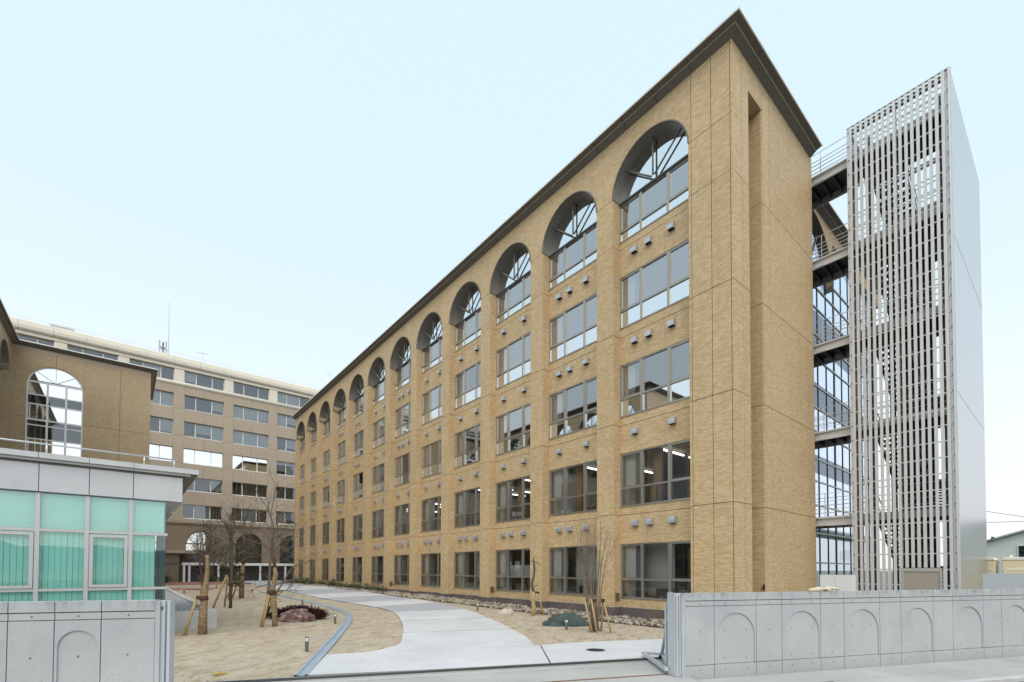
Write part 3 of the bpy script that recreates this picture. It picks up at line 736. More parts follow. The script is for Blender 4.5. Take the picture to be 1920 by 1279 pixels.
# eaves of the rear wing
for a, b in ((8.0, 10.5), (10.52, 13.0), (13.02, 15.5), (15.52, 18), (18.02, 24)):
    MB().prism([(XG, a, 21.33), (XG + .24, a, 21.50), (XG + .24, a, 21.53), (XG, a, 21.40)], (0, b - a, 0)).build('soffit_panel', 'soffit', RW)
    MB().prism([(XG + .27, a, 21.52), (XG + .475, a, 21.575), (XG + .475, a, 21.60), (XG + .27, a, 21.56)], (0, b - a, 0)).build('eave_panel', 'soffit', RW)
MB().box(XG + .24, XG + .27, 7.99, 24, 21.50, 21.54).build('eave_trim', 'trim', RW)
MB().box(XG - .9, XG + .50, 7.99, 24, 21.60, 21.68).build('roof', 'roof_white', RW)

# ------------------------------------------------------------------ steel stair tower with bridges
TX0, TX1, TY0, TY1, TZ = 1.42, 4.79, 7.80, 16.3, 21.66
TW = thing('stair_tower', 'tall grey steel escape stair tower wrapped in vertical slats', 'tower', ((TX0 + TX1) / 2, 12, 0))
SLM = MB().box(-.052, .052, -.022, .022, 0, TZ).mesh('slat', 'steel_light')
slx = [1.557 + i * (4.774 - 1.557) / 17 for i in range(18)]
for i, x in enumerate(slx):
    if 3.15 < x < 4.28:
        MB().box(x - .052, x + .052, TY0 - .022, TY0 + .022, 2.22, TZ).build('slat', 'steel_light', TW)
    else: inst('slat', SLM, TW, (x, TY0, 0))
RLM = MB().box(-1.66, 1.66, -.02, .02, -.022, .022).mesh('rail', 'steel_light')
for i in range(34):
    z = 21.43 - 0.622 * i
    if z > 2.3: inst('rail', RLM, TW, ((TX0 + TX1) / 2, TY0 + .045, z))
    elif z > 0.3:
        for xa, xb in ((TX0 + .03, 3.08), (4.32, TX1 - .03)): MB().box(xa, xb, TY0 + .025, TY0 + .065, z - .022, z + .022).build('rail', 'steel_light', TW)
# corner posts, left-hand slats and columns
for (x, y) in ((TX0 + .06, TY0 + .06), (TX1 - .09, TY0 + .10)): MB().box(x - .06, x + .06, y - .06, y + .06, 0, TZ + .02).build('corner_post', 'steel_light', TW)
BOLT = MB().tube([(0, -.03, 0), (0, 0, 0)], .022, 8).mesh('bolt', 'steel_dark')
for x in (TX0 + .06, TX1 - .075):
    for i in range(33): inst('bolt', BOLT, TW, (x, TY0 - .001, 21.45 - .622 * i))
for y in (8.15, 8.50): MB().box(TX0 + .02, TX0 + .065, y - .10, y + .10, 0, TZ).build('side_slat', 'steel', TW)
for (x, y) in ((2.05, 8.7), (4.45, 8.7), (2.05, 15.6), (4.45, 15.6), (2.05, 12.1), (4.45, 12.1)):
    m = MB(); m.box(x - .1, x + .1, y - .1, y - .085, 0, TZ - .3); m.box(x - .1, x + .1, y + .085, y + .1, 0, TZ - .3); m.box(x - .008, x + .008, y - .085, y + .085, 0, TZ - .3); m.build('column', 'steel_dark', TW)
for x in (3.1, 3.62): MB().box(x - .03, x + .03, TY0 + .10, TY0 + .16, 2.3, TZ).build('mullion_post', 'steel', TW)
MB().box(TX1 - .02, TX1, TY0 - .03, TY1, 0, TZ + .03).build('metal_cladding', 'metal_panel', TW)
for z in (9.05, 15.2): MB().box(TX1 + .0005, TX1 + .003, TY0 - .03, TY1, z - .008, z + .008).build('cladding_joint', 'steel_dark', TW)
MB().box(TX1 - .045, TX1 + .004, TY0 - .05, TY0 - .031, 0, TZ + .04).build('edge_trim', 'rail', TW)
MB().box(TX0 + .1, 2.95, 16.1, 16.16, 0, 20.4).build('dark_backing', 'steel_dark', TW)  # dark sheets added to deepen the shade inside the tower, no known part
MB().box(3.75, 4.35, 16.1, 16.16, 0, 12.4).build('dark_backing', 'steel_dark', TW)
def boxes(name, mat, parent, L):
    for q in L: MB().box(*q).build(name, mat, parent)
boxes('roof_beam', 'steel_dark', TW, [(x, x + .08, TY0 + .07, TY1, TZ - .25, TZ - .05) for x in (TX0 + .03, TX1 - .1)])
boxes('roof_beam', 'steel_dark', TW, [(TX0 + .115, TX1 - .105, y, y + .10, TZ - .26, TZ - .04) for y in (TY0 + .10, 9.6, 12.6, TY1 - .1)])
MB().box(TX0, TX1 - .05, TY0 - .03, TY0 + .06, TZ + .001, TZ + .03).build('top_cap', 'steel_light', TW)
MB().box(TX0 + .07, TX0 + .085, 8.0, 8.95, 0, TZ - .3).build('side_panel', 'steel', TW)
DZ = [4.55, 8.52, 12.62, 16.62, 20.62]
TRD = MB().box(-.555, .555, -.15, .15, -.05, .012).mesh('tread', 'steel_dark')
for i, z in enumerate(DZ):
    boxes('landing', 'steel_dark', TW, [(TX0 + .1, TX1 - .1, 8.25, 10.2, z - .05, z - .001)])  # darker steel carries the shade inside the tower in its colour
    boxes('floor_beam', 'steel', TW, [(TX0 + .08, TX1 - .08, 8.15, 8.24, z - .30, z + .02)])
    boxes('floor_beam', 'steel_dark', TW, [(TX0 + .08, TX1 - .08, 10.2, 10.3, z - .30, z)])
    boxes('joist', 'steel_dark', TW, [(TX0 + .1, TX1 - .1, y, y + .07, z - .22, z - .055) for y in (8.6, 9.1, 9.6)])
    boxes('guard_rail', 'steel', TW, [(TX0 + .1, TX1 - .1, 8.17, 8.20, z + h - .012, z + h + .012) for h in (.25, .5, .75, 1.1)])
    zlo = DZ[i - 1] if i else 0.1; zm = (z + zlo) / 2
    boxes('landing', 'steel_dark', TW, [(TX0 + .35, TX1 - .15, 13.9, 16.0, zm - .05, zm)])
    boxes('floor_beam', 'steel_dark', TW, [(TX0 + .35, TX1 - .15, 13.82, 13.899, zm - .25, zm), (TX0 + .35, TX1 - .15, 16.001, 16.08, zm - .25, zm)])
    for (xc, y0, za, y1, zb) in ((3.62, 10.25, zlo, 13.85, zm), (2.36, 13.85, zm, 10.25, z)):
        S_ = []
        F = MB().obox((xc - .60, y0, za - .22), (.04, 0, 0), (0, y1 - y0, zb - za), (0, 0, .34)).build('stair_flight', 'steel_dark', TW)
        MB().obox((xc + .56, y0, za - .22), (.04, 0, 0), (0, y1 - y0, zb - za), (0, 0, .34)).build('stringer', 'steel_dark', F)
        for hh in (.55, 1.05):
            for sx in (-.59, .565): MB().obox((xc + sx, y0, za + hh), (.03, 0, 0), (0, y1 - y0, zb - za), (0, 0, .045)).build('handrail', 'steel', F)
        for q in range(1, 12):
            t = q / 12; inst('tread', TRD, F, (xc, y0 + (y1 - y0) * t, za + (zb - za) * t))
# bridges
for i, z in enumerate(DZ):
    boxes('bridge_beam', 'steel_light', TW, [(XG + .01, TX0 + .07, 8.16, 8.22, z - .40, z + .015), (XG + .01, TX0 + .07, 9.75, 9.83, z - .40, z + .01)])
    boxes('bridge_flange', 'steel_light', TW, [(XG + .01, TX0 + .07, 8.06, 8.158, z - .08, z - .02), (XG + .01, TX0 + .07, 8.10, 8.157, z - .42, z - .37)])
    MB().box(XG + .01, TX0 + .07, 8.225, 9.745, z - .09, z - .02).build('bridge_deck', 'steel_dark', TW)
    boxes('joist', 'steel_dark', TW, [(XG + .3 + t * .45, XG + .36 + t * .45, 8.23, 9.74, z - .33, z - .10) for t in range(5)])
    boxes('bridge_rail', 'rail', TW, [(XG + .02, TX0 + .03, 8.175, 8.20, z + h - .011, z + h + .011) for h in (.18, .36, .54, .72, 1.08)] + [(XG + .02, TX0 + .03, 9.77, 9.795, z + h - .011, z + h + .011) for h in (.36, .72, 1.08)])
    boxes('rail_post', 'rail', TW, [(-.80 + t * 1.08, -.77 + t * 1.08, 8.165, 8.174, z + .015, z + 1.08) for t in range(3)])
    boxes('bolt', 'steel_dark', TW, [(.05 + t * .075, .10 + t * .075, 8.0905, 8.0995, z - .40, z - .385) for t in range(5)])
# door at its foot
MB().box(3.16, 4.24, TY0 - .02, TY0 + .02, 0, 2.06).build('door', 'door_tan', TW)
boxes('door_frame', 'trim', TW, [(3.09, 3.159, TY0 - .05, TY0 + .03, 0, 2.20), (4.241, 4.31, TY0 - .05, TY0 + .03, 0, 2.20), (3.16, 4.24, TY0 - .05, TY0 + .03, 2.065, 2.20)])

# ------------------------------------------------------------------ the wing on the left (brown tile): courtyard front and end wall
LWX, LWY = -50.0, -24.4
LW = thing('brown_wing', 'brown tiled wing with a tall arched window, behind the low glass pavilion', 'building', (-45, -28, 0))
# end wall facing the street, with the tall arched window
ay0, ay1, azs = -23.47, -19.82, 18.10; ayc = (ay0 + ay1) / 2; ar = (ay1 - ay0) / 2; WB = 4.6
ycut = [LWY, ay0 - .004, ayc, ay1 + .004, -17.2, -14.98]; zc = [0.3, 4.6, 9.9, 15.2, 18.10, 21.32]
for i, (a, b) in enumerate(zip([LWY, ay1, -17.25], [ay0, -17.25, -14.98])):
    for z0, z1 in zip(zc[:-1], zc[1:]):
        if z0 == 18.10: continue
        zz1 = z1 if z1 < 18 else 21.32
        MB().box(LWX - .5, LWX, a + (.012 if i else 0), b - (.012 if i == 1 else 0), z0 + .012, zz1 - .012).build('wall_panel', 'tile_brown', LW)
MB().archcol('y', ay0 + .001, ayc - .012, ayc, ar, azs, 21.308, LWX - .5, LWX - .001, 14).build('wall_panel', 'tile_brown', LW)
MB().archcol('y', ayc + .012, ay1 - .001, ayc, ar, azs, 21.308, LWX - .5, LWX - .001, 14).build('wall_panel', 'tile_brown', LW)
MB().box(LWX - .5, LWX, ay0, ay1, 0.3, WB).build('wall_panel', 'tile_brown', LW)
MB().box(LWX - .52, LWX - .03, LWY, ay0, 0.3, 21.3).build('wall_core', 'sealant', LW); MB().box(LWX - .52, LWX - .03, ay1, -15.0, 0.3, 21.3).build('wall_core', 'sealant', LW)
MB().box(LWX - 10, LWX - .2, -15.2, -14.99, 0.3, 21.3).build('side_wall', 'tile_brown', LW)
win = MB(); xw = LWX - .14
win.ring('y', ayc, azs, ar - .10, ar, xw - .05, xw + .05)
for y in (ay0, ay1 - .1): win.box(xw - .05, xw + .05, y, y + .1, WB, azs)
win = win.build('arched_window', 'frame_white', LW)
m1, m2 = ay0 + (ay1 - ay0) * .36, ay0 + (ay1 - ay0) * .69
trz = [WB + .05, 6.0, 7.3, 8.6, 9.9, 11.0, 12.2, 13.4, 14.6, 15.1, 16.45, 17.28, 18.44]
for y in (m1, m2): MB().box(xw - .05, xw + .055, y - .07, y + .07, WB, 18.5).build('mullion', 'frame_white', win)
for z in trz: MB().box(xw - .045, xw + .045, ay0 + .1, ay1 - .1, z - (.09 if z in (18.44, 15.1) else .05), z + .05).build('transom', 'frame_white', win)
for a in (40, 90, 140):
    t = R(a); MB().bar((xw + .03, ayc, 18.5), (xw + .03, ayc + (ar - .2) * math.cos(t), 18.45 + (ar - .42) * math.sin(t)), .05, .05, (1, 0, 0)).build('strut', 'frame_white', win)
yy_ = [ay0 + .08, m1, m2, ay1 - .08]
greyz = {(12, 0), (10, 1), (10, 2)}
for i in range(3):
    for j in range(len(trz) - 1):
        mt = 'glass_far' if j in (7, 8, 10) else 'glass_mirror'
        p = MB().quad((0, -(yy_[i + 1] - yy_[i]) / 2, -(trz[j + 1] - trz[j]) / 2), (0, (yy_[i + 1] - yy_[i]) / 2, -(trz[j + 1] - trz[j]) / 2), (0, (yy_[i + 1] - yy_[i]) / 2, (trz[j + 1] - trz[j]) / 2), (0, -(yy_[i + 1] - yy_[i]) / 2, (trz[j + 1] - trz[j]) / 2))
        inst('pane', p.mesh('pane', mt), win, (xw, (yy_[i] + yy_[i + 1]) / 2, (trz[j] + trz[j + 1]) / 2), (0, R(rng.uniform(-.1, .1)), R(rng.uniform(-.1, .1))))
pts = [(xw, ayc + (ar - .05) * math.cos(math.pi * i / 24), azs + (ar - .05) * math.sin(math.pi * i / 24)) for i in range(25)]
fz = [p for p in pts if p[2] > 18.44]
MB().quad(*fz).build('fan_light', 'glass_mirror', win)
MB().box(LWX - 4, LWX - 3.8, LWY, -15, 0.3, 21.2).build('inner_wall', 'interior', LW)
# courtyard front with arched bays
nb2 = 6; x_end = LWX + .95 + nb2 * BP + .75
MB().box(LWX, LWX + .95, LWY - .7, LWY, .3, 21.32).build('pier', 'tile_brown', LW)
for k in range(nb2):
    xl = LWX + .95 + k * BP; xrr = xl + BW
    MB().box(xrr, xl + BP if k < nb2 - 1 else x_end, LWY - .7, LWY, .3, 21.32).build('pier', 'tile_brown', LW)
    MB().archcol('x', xl + .001, xrr - .001, (xl + xrr) / 2, BW / 2, JZ[4], 21.32, LWY - .52, LWY - .001, 24).build('wall_panel', 'tile_brown', LW)
    for j in range(5):
        z0 = .3 if j == 0 else HEAD[j - 1]
        MB().box(xl, xrr, LWY - BD - .25, LWY - BD, z0 - .005, SILL[j] + .005).build('wall_panel', 'tile_brown', LW)
        put_window(LW, (xrr, LWY - BD - .02, SILL[j]), j, flip=True, full=False)
    put_arch(LW, (xl + xrr) / 2, LWY, JZ[4], flip=True)
for j in range(6):
    z0 = HEAD[j] + .22 if j < 4 else (21.0 if j == 4 else .1); z1 = SILL[j + 1] - .75 if j < 4 else (21.25 if j == 4 else .3)
    MB().box(LWX, x_end - .3, LWY - 8, LWY - .75, z0, z1).build('floor_slab', 'interior', LW)
MB().box(LWX, x_end, LWY - 8.3, LWY - 8, .1, 21.3).build('back_wall', 'interior', LW)
MB().box(x_end - .4, x_end, LWY - 8, LWY - .7, .1, 21.3).build('end_wall', 'tile_brown', LW)
eg = MB().box(x_end + .001, x_end + .05, LWY - 7.2, LWY - 1.0, .6, 15.2).build('added_end_glazing', 'mullion_dark', LW)  # glazing added so this end wall mirrors darker in the windows opposite
for i in range(5):
    for j in range(8):
        y0_ = LWY - 7.1 + i * 1.21; z0_ = .7 + j * 1.8
        MB().quad((x_end + .06, y0_, z0_), (x_end + .06, y0_ + 1.13, z0_), (x_end + .06, y0_ + 1.13, z0_ + 1.68), (x_end + .06, y0_, z0_ + 1.68)).build('pane', 'glass_far', eg)
# eaves
def eave_run(parent, pts, zb=21.30):
    """pts: outline corner points with outward offset vectors"""
    prof = [[(0, 0), (.25, .18), (.25, .21), (0, .05)], [(.27, .20), (.475, .255), (.475, .28), (.27, .24)], [(.24, .185), (.272, .19), (.272, .215), (.24, .21)], [(.475, .25), (.51, .25), (.51, .33), (.475, .33)]]
    for pr, nm, mt in zip(prof, ('soffit_panel', 'eave_panel', 'eave_trim', 'roof_edge'), ('soffit', 'soffit', 'trim', 'roof_white')):
        mb = MB(); m = len(pr)
        for (x, y, ox, oy) in pts:
            for e, z in pr: mb.v.append((x + ox * e, y + oy * e, zb + z))
        for i in range(len(pts) - 1):
            for k in range(m):
                j = (k + 1) % m; mb.f.append((i * m + k, i * m + j, (i + 1) * m + j, (i + 1) * m + k))
        mb.f.append(tuple(range(m))); mb.f.append(tuple(range((len(pts) - 1) * m, len(pts) * m))[::-1])
        mb.build(nm, mt, parent)
eave_run(LW, [(x_end, LWY - 8, 1, 0), (x_end, LWY, 1, 1), (LWX, LWY, 1, 1), (LWX, -14.98, 1, 1), (LWX - 10, -14.98, 0, 1)])
MB().box(LWX - 10, LWX + .4, LWY - 8, -14.6, 21.60, 21.68).build('roof', 'soffit', LW); MB().box(LWX + .4, x_end + .4, LWY - 8, LWY + .4, 21.60, 21.68).build('roof', 'soffit', LW)
MB().box(LWX - .45, LWX + .008, LWY + .01, -15.0, 20.95, 21.29).build('cornice_band', 'far_wall', LW)

# ------------------------------------------------------------------ far seven-storey building
FX = -72.0
FB = thing('office_block', 'long beige seven storey block with cream top floor at the courtyard end', 'building', (FX - 5, -10, .42))
fs = [9.19, 13.10, 16.96, 20.78, 24.60, 28.25]; fh = [11.14, 15.00, 19.03, 22.82, 26.56, 29.93]
ycol = [-10.6 + 6.0 * k for k in range(-5, 4)]; WWd = 4.75
YA, YB = ycol[0] - 1.25, ycol[-1] + WWd + 1.25
rf = random.Random(21)
PAN = {}
for ci, y in enumerate(ycol):
    for r_ in range(6):
        z0, z1 = fs[r_], fh[r_]; cream = r_ == 5
        if ci < 4 and r_ < 4: continue          # hidden behind the brown wing
        w = MB(); xx = FX - .42
        w.box(xx, xx + .06, y, y + WWd, z0, z0 + .07); w.box(xx, xx + .06, y, y + WWd, z1 - .05, z1); w.box(xx - .01, xx + .14, y - .03, y + WWd + .03, z0 - .05, z0 - .001)
        ms = (1.35, 3.3)
        for m_ in ms: w.box(xx - .01, xx + .07, y + m_ - .05, y + m_ + .05, z0 + .07, z1 - .05)
        w.box(xx, xx + .06, y, y + .05, z0 + .07, z1 - .05); w.box(xx, xx + .06, y + WWd - .05, y + WWd, z0 + .07, z1 - .05)
        wo = w.build('window', 'frame_white', FB, origin=(xx, y, z0))
        e = [0.05, 1.35, 3.3, WWd - .05]
        for q in range(3):
            mirror = r_ == 2 and ci in (4, 5, 6)
            key = (q, round(z1 - z0, 2), mirror)
            if key not in PAN:
                PAN[key] = MB().quad((0, e[q], .06), (0, e[q + 1], .06), (0, e[q + 1], z1 - z0 - .04), (0, e[q], z1 - z0 - .04)).mesh('pane', 'glass_mirror' if mirror else 'glass_far')
            inst('pane', PAN[key], wo, (xx + .03, y, z0), (0, R(rf.uniform(-.1, .1)), R(rf.uniform(-.2, .2))))
            rnd = rf.random()
            if not mirror and ((r_ in (3, 4) and rnd < .85) or rnd < .4):
                dz = 0 if rf.random() < .6 else rf.uniform(.1, .6)
                MB().box(xx - .14, xx - .12, y + e[q] + .06, y + e[q + 1] - .06, z0 + .08 + dz, z1 - .05).build('blind', 'interior_white', wo)
            else: MB().box(xx - .6, xx - .58, y + e[q] + .02, y + e[q + 1] - .02, z0, z1).build('inner_screen', 'interior', wo)
zb_ = [8.75] + [f - .07 for f in fs[1:]]
for ci in range(len(ycol) + 1):
    y0 = ycol[ci] - 1.25 if ci < len(ycol) else ycol[-1] + WWd; y1 = y0 + 1.25
    for a, b in zip(zb_[:-1], zb_[1:]):
        MB().box(FX - .6, FX, y0 + .012, y1 - .012, a + .012, min(b, 27.75) - .012).build('wall_panel', 'far_wall', FB)
    MB().box(FX - .6, FX + .06, y0 + .02, y1 - .02, 28.2, 30.02).build('pier', 'far_cream', FB, bevel=.12)
for ci, y in enumerate(ycol):
    for r_ in range(6):
        za = fh[r_ - 1] if r_ else 8.75; zb2 = fs[r_] - .06 if r_ < 5 else 27.74
        for a, b in ((y, y + WWd / 2 - .01), (y + WWd / 2 + .01, y + WWd)):
            MB().box(FX - .6, FX - .002, a, b, za, min(zb2, 99) - .012).build('wall_panel', 'far_wall', FB)
MB().box(FX - .62, FX - .05, YA, YB, 8.7, 27.7 if False else 8.75).build('wall_core', 'sealant', FB)
L_ = MB(); L_.tube([(FX - .1, YA, 27.98), (FX - .1, YB, 27.98)], .30, 12); L_.build('ledge', 'far_cream', FB, smooth=True)
L_ = MB(); L_.box(FX - .8, FX + .10, YA, YB, 30.03, 30.42); L_.build('lintel_band', 'far_cream', FB)
yj = YA
while yj < YB - .1:
    MB().prism([(FX - .8, yj + .01, 30.45), (FX + .30, yj + .01, 30.45), (FX + .46, yj + .01, 30.62), (FX + .50, yj + .01, 31.0), (FX + .40, yj + .01, 31.55), (FX + .1, yj + .01, 31.72), (FX - .8, yj + .01, 31.72)], (0, min(2.98, YB - yj - .02), 0)).build('parapet_panel', 'far_cream', FB)
    yj += 3.0
MB().box(FX - 14, FX - .62, YA, YB, 30.4, 31.6).build('roof', 'roof_white', FB)
MB().box(FX - 14, FX - 1.3, YA, YB, .3, 30.3).build('inner_core', 'interior', FB)
for h in (31.95, 32.15): MB().box(FX + .0, FX + .03, YA, YB, h, h + .03).build('roof_rail', 'roof_white', FB)
# ground floor arcade
MB().box(FX - .6, FX + .12, YA, YB, 8.28, 8.50).build('cornice', 'far_base', FB); MB().box(FX - .6, FX + .22, YA, YB, 8.503, 8.70).build('cornice', 'far_wall', FB)
acs = [-8.32 + 6.05 * k for k in range(-3, 4)]; AR = 1.78
for i, c in enumerate(acs):
    p0 = acs[i - 1] + AR if i else YA; MB().box(FX - .6, FX, p0, c - AR, .3, 8.27).build('pier', 'far_base', FB)
    MB().archcol('y', c - AR + .001, c + AR - .001, c, AR, 5.62, 8.27, FX - .6, FX - .003, 20).build('wall_panel', 'far_base', FB)
    L_ = MB(); L_.ring('y', c, 5.62, AR - .005, AR + .22, FX - .1, FX + .05, n=20); L_.build('arch_moulding', 'far_base', FB)
    if i in (2, 3):
        wn = MB(); xx = FX - .4; wn.ring('y', c, 5.62, AR - .12, AR, xx, xx + .1, n=20); wn.box(xx, xx + .1, c - .08, c + .08, 4.6, 5.62 + AR); wn.box(xx, xx + .09, c - AR, c + AR, 5.55, 5.70); wn.box(xx, xx + .09, c - AR, c + AR, 4.5, 4.7)
        wo = wn.build('arched_window', 'mullion_dark', FB)
        for s_ in (-1, 1):
            ps = [(xx + .05, c, 5.7)] + [(xx + .05, c + s_ * (AR - .06) * math.cos(math.pi / 2 * q / 12), 5.7 + (AR - .14) * math.sin(math.pi / 2 * q / 12)) for q in range(13)]
            MB().quad(*ps).build('pane', 'glass_mirror', wo)
            MB().quad((xx + .05, c, 4.7), (xx + .05, c + s_ * AR, 4.7), (xx + .05, c + s_ * AR, 5.55), (xx + .05, c, 5.55)).build('pane', 'glass_mirror', wo)
        MB().box(FX - .55, FX - .45, c - AR, c + AR, .3, 4.5).build('infill', 'plinth', FB)
    else:
        MB().quad((FX - .55, c - AR, .4), (FX - .55, c + AR, .4), (FX - .55, c + AR, 7.5), (FX - .55, c - AR, 7.5)).build('pane', 'glass_far', FB)
        for y in (c - .6, c + .6): MB().box(FX - .56, FX - .48, y - .05, y + .05, .4, 7.3).build('mullion', 'mullion_dark', FB)
MB().box(FX - .6, FX, acs[-1] + AR, YB, .3, 8.27).build('pier', 'far_base', FB)
# things on its roof
an = thing('antenna_mast', 'thin tall mast with a cluster of antenna panels on the far roof', 'antenna', (-74, -12.4, 31.6))
MB().tube([(-74, -12.42, 31.6), (-74, -12.42, 35), (-74, -12.45, 40.0)], [.05, .045, .02], 6).build('pole', 'antenna', an)
for y in (-13.45, -12.7): MB().box(-74.1, -73.95, y - .09, y + .09, 31.8, 34.2).build('antenna_panel', 'antenna', an)
MB().bar((-74, -13.4, 33.0), (-74, -12.4, 33.0), .06, .06).build('bracket', 'steel_dark', an); MB().tube([(-74, -13.05, 31.6), (-74, -13.05, 34.0)], .09, 8).build('mount', 'steel_dark', an)
for a in (-.45, .45): MB().bar((-74, -13.05, 33.0), (-74, -13.05 + a, 33.5), .09, .09).build('bracket', 'steel_dark', an)
an = thing('roof_aerial', 'small fishbone television aerial on the far cream roof', 'antenna', (-74, -8.4, 31.6))
MB().tube([(-74, -8.3, 31.6), (-74, -8.3, 33.9)], .022, 6).build('pole', 'antenna', an); MB().bar((-74, -9.0, 33.75), (-74, -7.7, 33.85), .04, .04).build('boom', 'antenna', an)
for q in range(5): MB().bar((-74.3, -8.9 + q * .28, 33.78), (-73.7, -8.9 + q * .28, 33.78), .025, .025).build('element', 'antenna', an)
an = thing('roof_aerial', 'small aerial rising beside the tan building eaves on the far roof', 'antenna', (-74, 9.6, 31.6))
MB().tube([(-74, 10.1, 31.6), (-74, 10.1, 35.8)], .022, 6).build('pole', 'antenna', an); MB().bar((-74, 9.3, 35.7), (-74, 10.2, 35.6), .04, .04).build('boom', 'antenna', an)
ru = thing('roof_unit', 'boxy pale plant unit on the far cream roof', 'roof unit', (-76, -23.4, 31.6))
MB().box(-76.8, -75.2, -24.5, -22.4, 31.6, 33.2).build('casing', 'antenna', ru); MB().box(-76.9, -75.1, -24.6, -22.3, 33.2, 33.35).build('cover', 'roof_white', ru)
# entrance canopy
CN = thing('entrance_canopy', 'low white flat canopy on slim posts in front of the arcade', 'canopy', (-64, -4, .42))
MB().box(-66.2, -63.9, -11.0, 5.5, 2.52, 2.86).build('roof_slab', 'frame_white', CN)
for y in (-10.9, -10.35, -7.2, -2.3, .9, 4.2): MB().box(-64.15, -63.95, y - .11, y + .11, .35, 2.519).build('post', 'frame_white', CN)
MB().box(-66.3, -66.2, -11.0, 5.5, .42, 2.5).build('dark_backing', 'furniture', CN)
p2 = thing('side_porch', 'flat brown concrete porch roof against the far block, left of the canopy', 'canopy', (-68, -13, .42))
MB().box(-71.9, -66.6, -18, -9.2, 4.1, 4.5).build('roof_slab', 'far_wall', p2); MB().box(-71.9, -67.2, -18, -11.2, .35, 4.09).build('wall', 'far_base', p2)
MB().box(-67.19, -67.14, -17.9, -11.3, 2.7, 2.85).build('band', 'plinth', p2)

# ------------------------------------------------------------------ low pavilion with green glass
PX, PY = -9.5, -15.65
PV = thing('glass_pavilion', 'low concrete pavilion with turquoise glass walls behind the left street wall', 'pavilion', (PX - 4, -20, 0))
ym = [PY, -16.468, -17.39, -18.343, -19.36, -20.4, -21.4, -22.4, -23.4]; Zs = [0.6, 1.52, 3.09, 4.06]
for i, y in enumerate(ym):
    if i: MB().box(PX - .04, PX + .06, y - .045, y + .045, .5, 4.06).build('mullion', 'aluminium', PV)
for z, d in ((3.10, 0), (1.53, 0), (.6, 0)): MB().box(PX - .02, PX + .045, ym[-1], PY + .03, z - .035, z + .035).build('transom', 'aluminium', PV)
for i in range(len(ym) - 1):
    a, b = ym[i + 1], ym[i]
    for j in range(3):
        z0, z1 = Zs[j], Zs[j + 1]
        fl_ = j == 1 and i in (1, 3, 5)
        if fl_:
            f = MB(); e = .075; aa, bb, zz0, zz1 = a + .06, b - .06, z0 + .06, z1 - .06
            f.box(PX, PX + .075, aa, aa + e, zz0, zz1); f.box(PX, PX + .075, bb - e, bb, zz0, zz1); f.box(PX, PX + .075, aa + e, bb - e, zz0, zz0 + e); f.box(PX, PX + .075, aa + e, bb - e, zz1 - e, zz1)
            f.build('opening_sash', 'aluminium', PV)
        p = MB().quad((0, -(b - a) / 2 + .01, -(z1 - z0) / 2), (0, (b - a) / 2 - .01, -(z1 - z0) / 2), (0, (b - a) / 2 - .01, (z1 - z0) / 2), (0, -(b - a) / 2 + .01, (z1 - z0) / 2))
        inst('pane', p.mesh('pane', 'glass_teal'), PV, (PX + .01, (a + b) / 2, (z0 + z1) / 2), (0, R(rng.uniform(-.15, .15)), R(rng.uniform(-.2, .2))))
# glass return wall at the corner
for a, b in ((PX - 1.0, PX), (PX - 2.2, PX - 1.03), (PX - 3.4, PX - 2.23)):
    MB().quad((a, PY, .6), (b, PY, .6), (b, PY, 4.06), (a, PY, 4.06)).build('pane', 'glass_teal', PV)
for x in (PX - 1.015, PX - 2.215, PX - 3.41): MB().box(x - .03, x + .03, PY - .1, PY - .01, .5, 4.06).build('mullion', 'mullion_dark', PV)
MB().box(PX - 3.4, PX - .05, PY - .04, PY + .03, 3.07, 3.14).build('transom', 'aluminium', PV); MB().box(PX - 3.4, PX - .05, PY - .04, PY + .03, 1.5, 1.56).build('transom', 'aluminium', PV)
MB().box(PX - .10, PX - .07, ym[-1], PY - .05, 3.145, 4.06).build('ceiling_panel', 'panel_back', PV)
y = PY - .32; i = 0
BL = MB().box(-.003, .003, -.056, .056, 0, 2.50).mesh('slat', 'blind')
bl = MB().box(PX - .17, PX - .09, ym[-1], PY - .28, 3.10, 3.14).build('vertical_blind', 'aluminium', PV)
while y > ym[-1]:
    inst('slat', BL, bl, (PX - .12, y, .6), (0, 0, R(-9 + rng.uniform(-7, 7)))); y -= .117
MB().box(PX - 7, PX - 6.8, ym[-1], PY, 0, 4.1).build('inner_wall', 'interior', PV)
MB().box(PX - 7, PX + .1, ym[-1], PY - .02, -.2, .52).build('base', 'concrete_kerb', PV)
# fascia panels and roof
fy = [-15.28, -16.43, -17.36, -18.33, -19.33, -20.35, -21.4, -22.4, -23.4]
for a, b in zip(fy[1:], fy[:-1]): MB().box(PX - .15, PX + .14, a + .008, b - .008, 4.09, 4.80).build('fascia_panel', 'concrete_fascia', PV)
MB().box(PX - 7, PX - .152, -23.4, -15.29, 4.07, 4.80).build('ceiling', 'concrete_fascia', PV)
MB().box(PX - 7, PX + .152, -23.4, -15.25, 4.81, 4.86).build('fascia_cap', 'soffit', PV)
for a, b in zip(fy[1:], [-14.9] + fy[1:-1]): MB().box(PX - 7, PX + .30, a + .006, b - .006, 4.93, 5.07).build('roof_slab', 'concrete_fascia', PV)
MB().box(PX - 7, PX + .23, -23.4, -15.1, 4.862, 4.929).build('roof_underlay', 'concrete_kerb', PV)
so_ = MB(); so_.prism([(PX - 7, -15.24, 4.80), (PX - 7, -14.92, 4.93), (PX - 7, -15.24, 4.93)], (7.2, 0, 0)); so_.build('soffit', 'soffit', PV)
hr = MB(); hr.tube([(PX + .1, -23.4, 5.33), (PX + .1, -15.40, 5.33)], .022, 8)
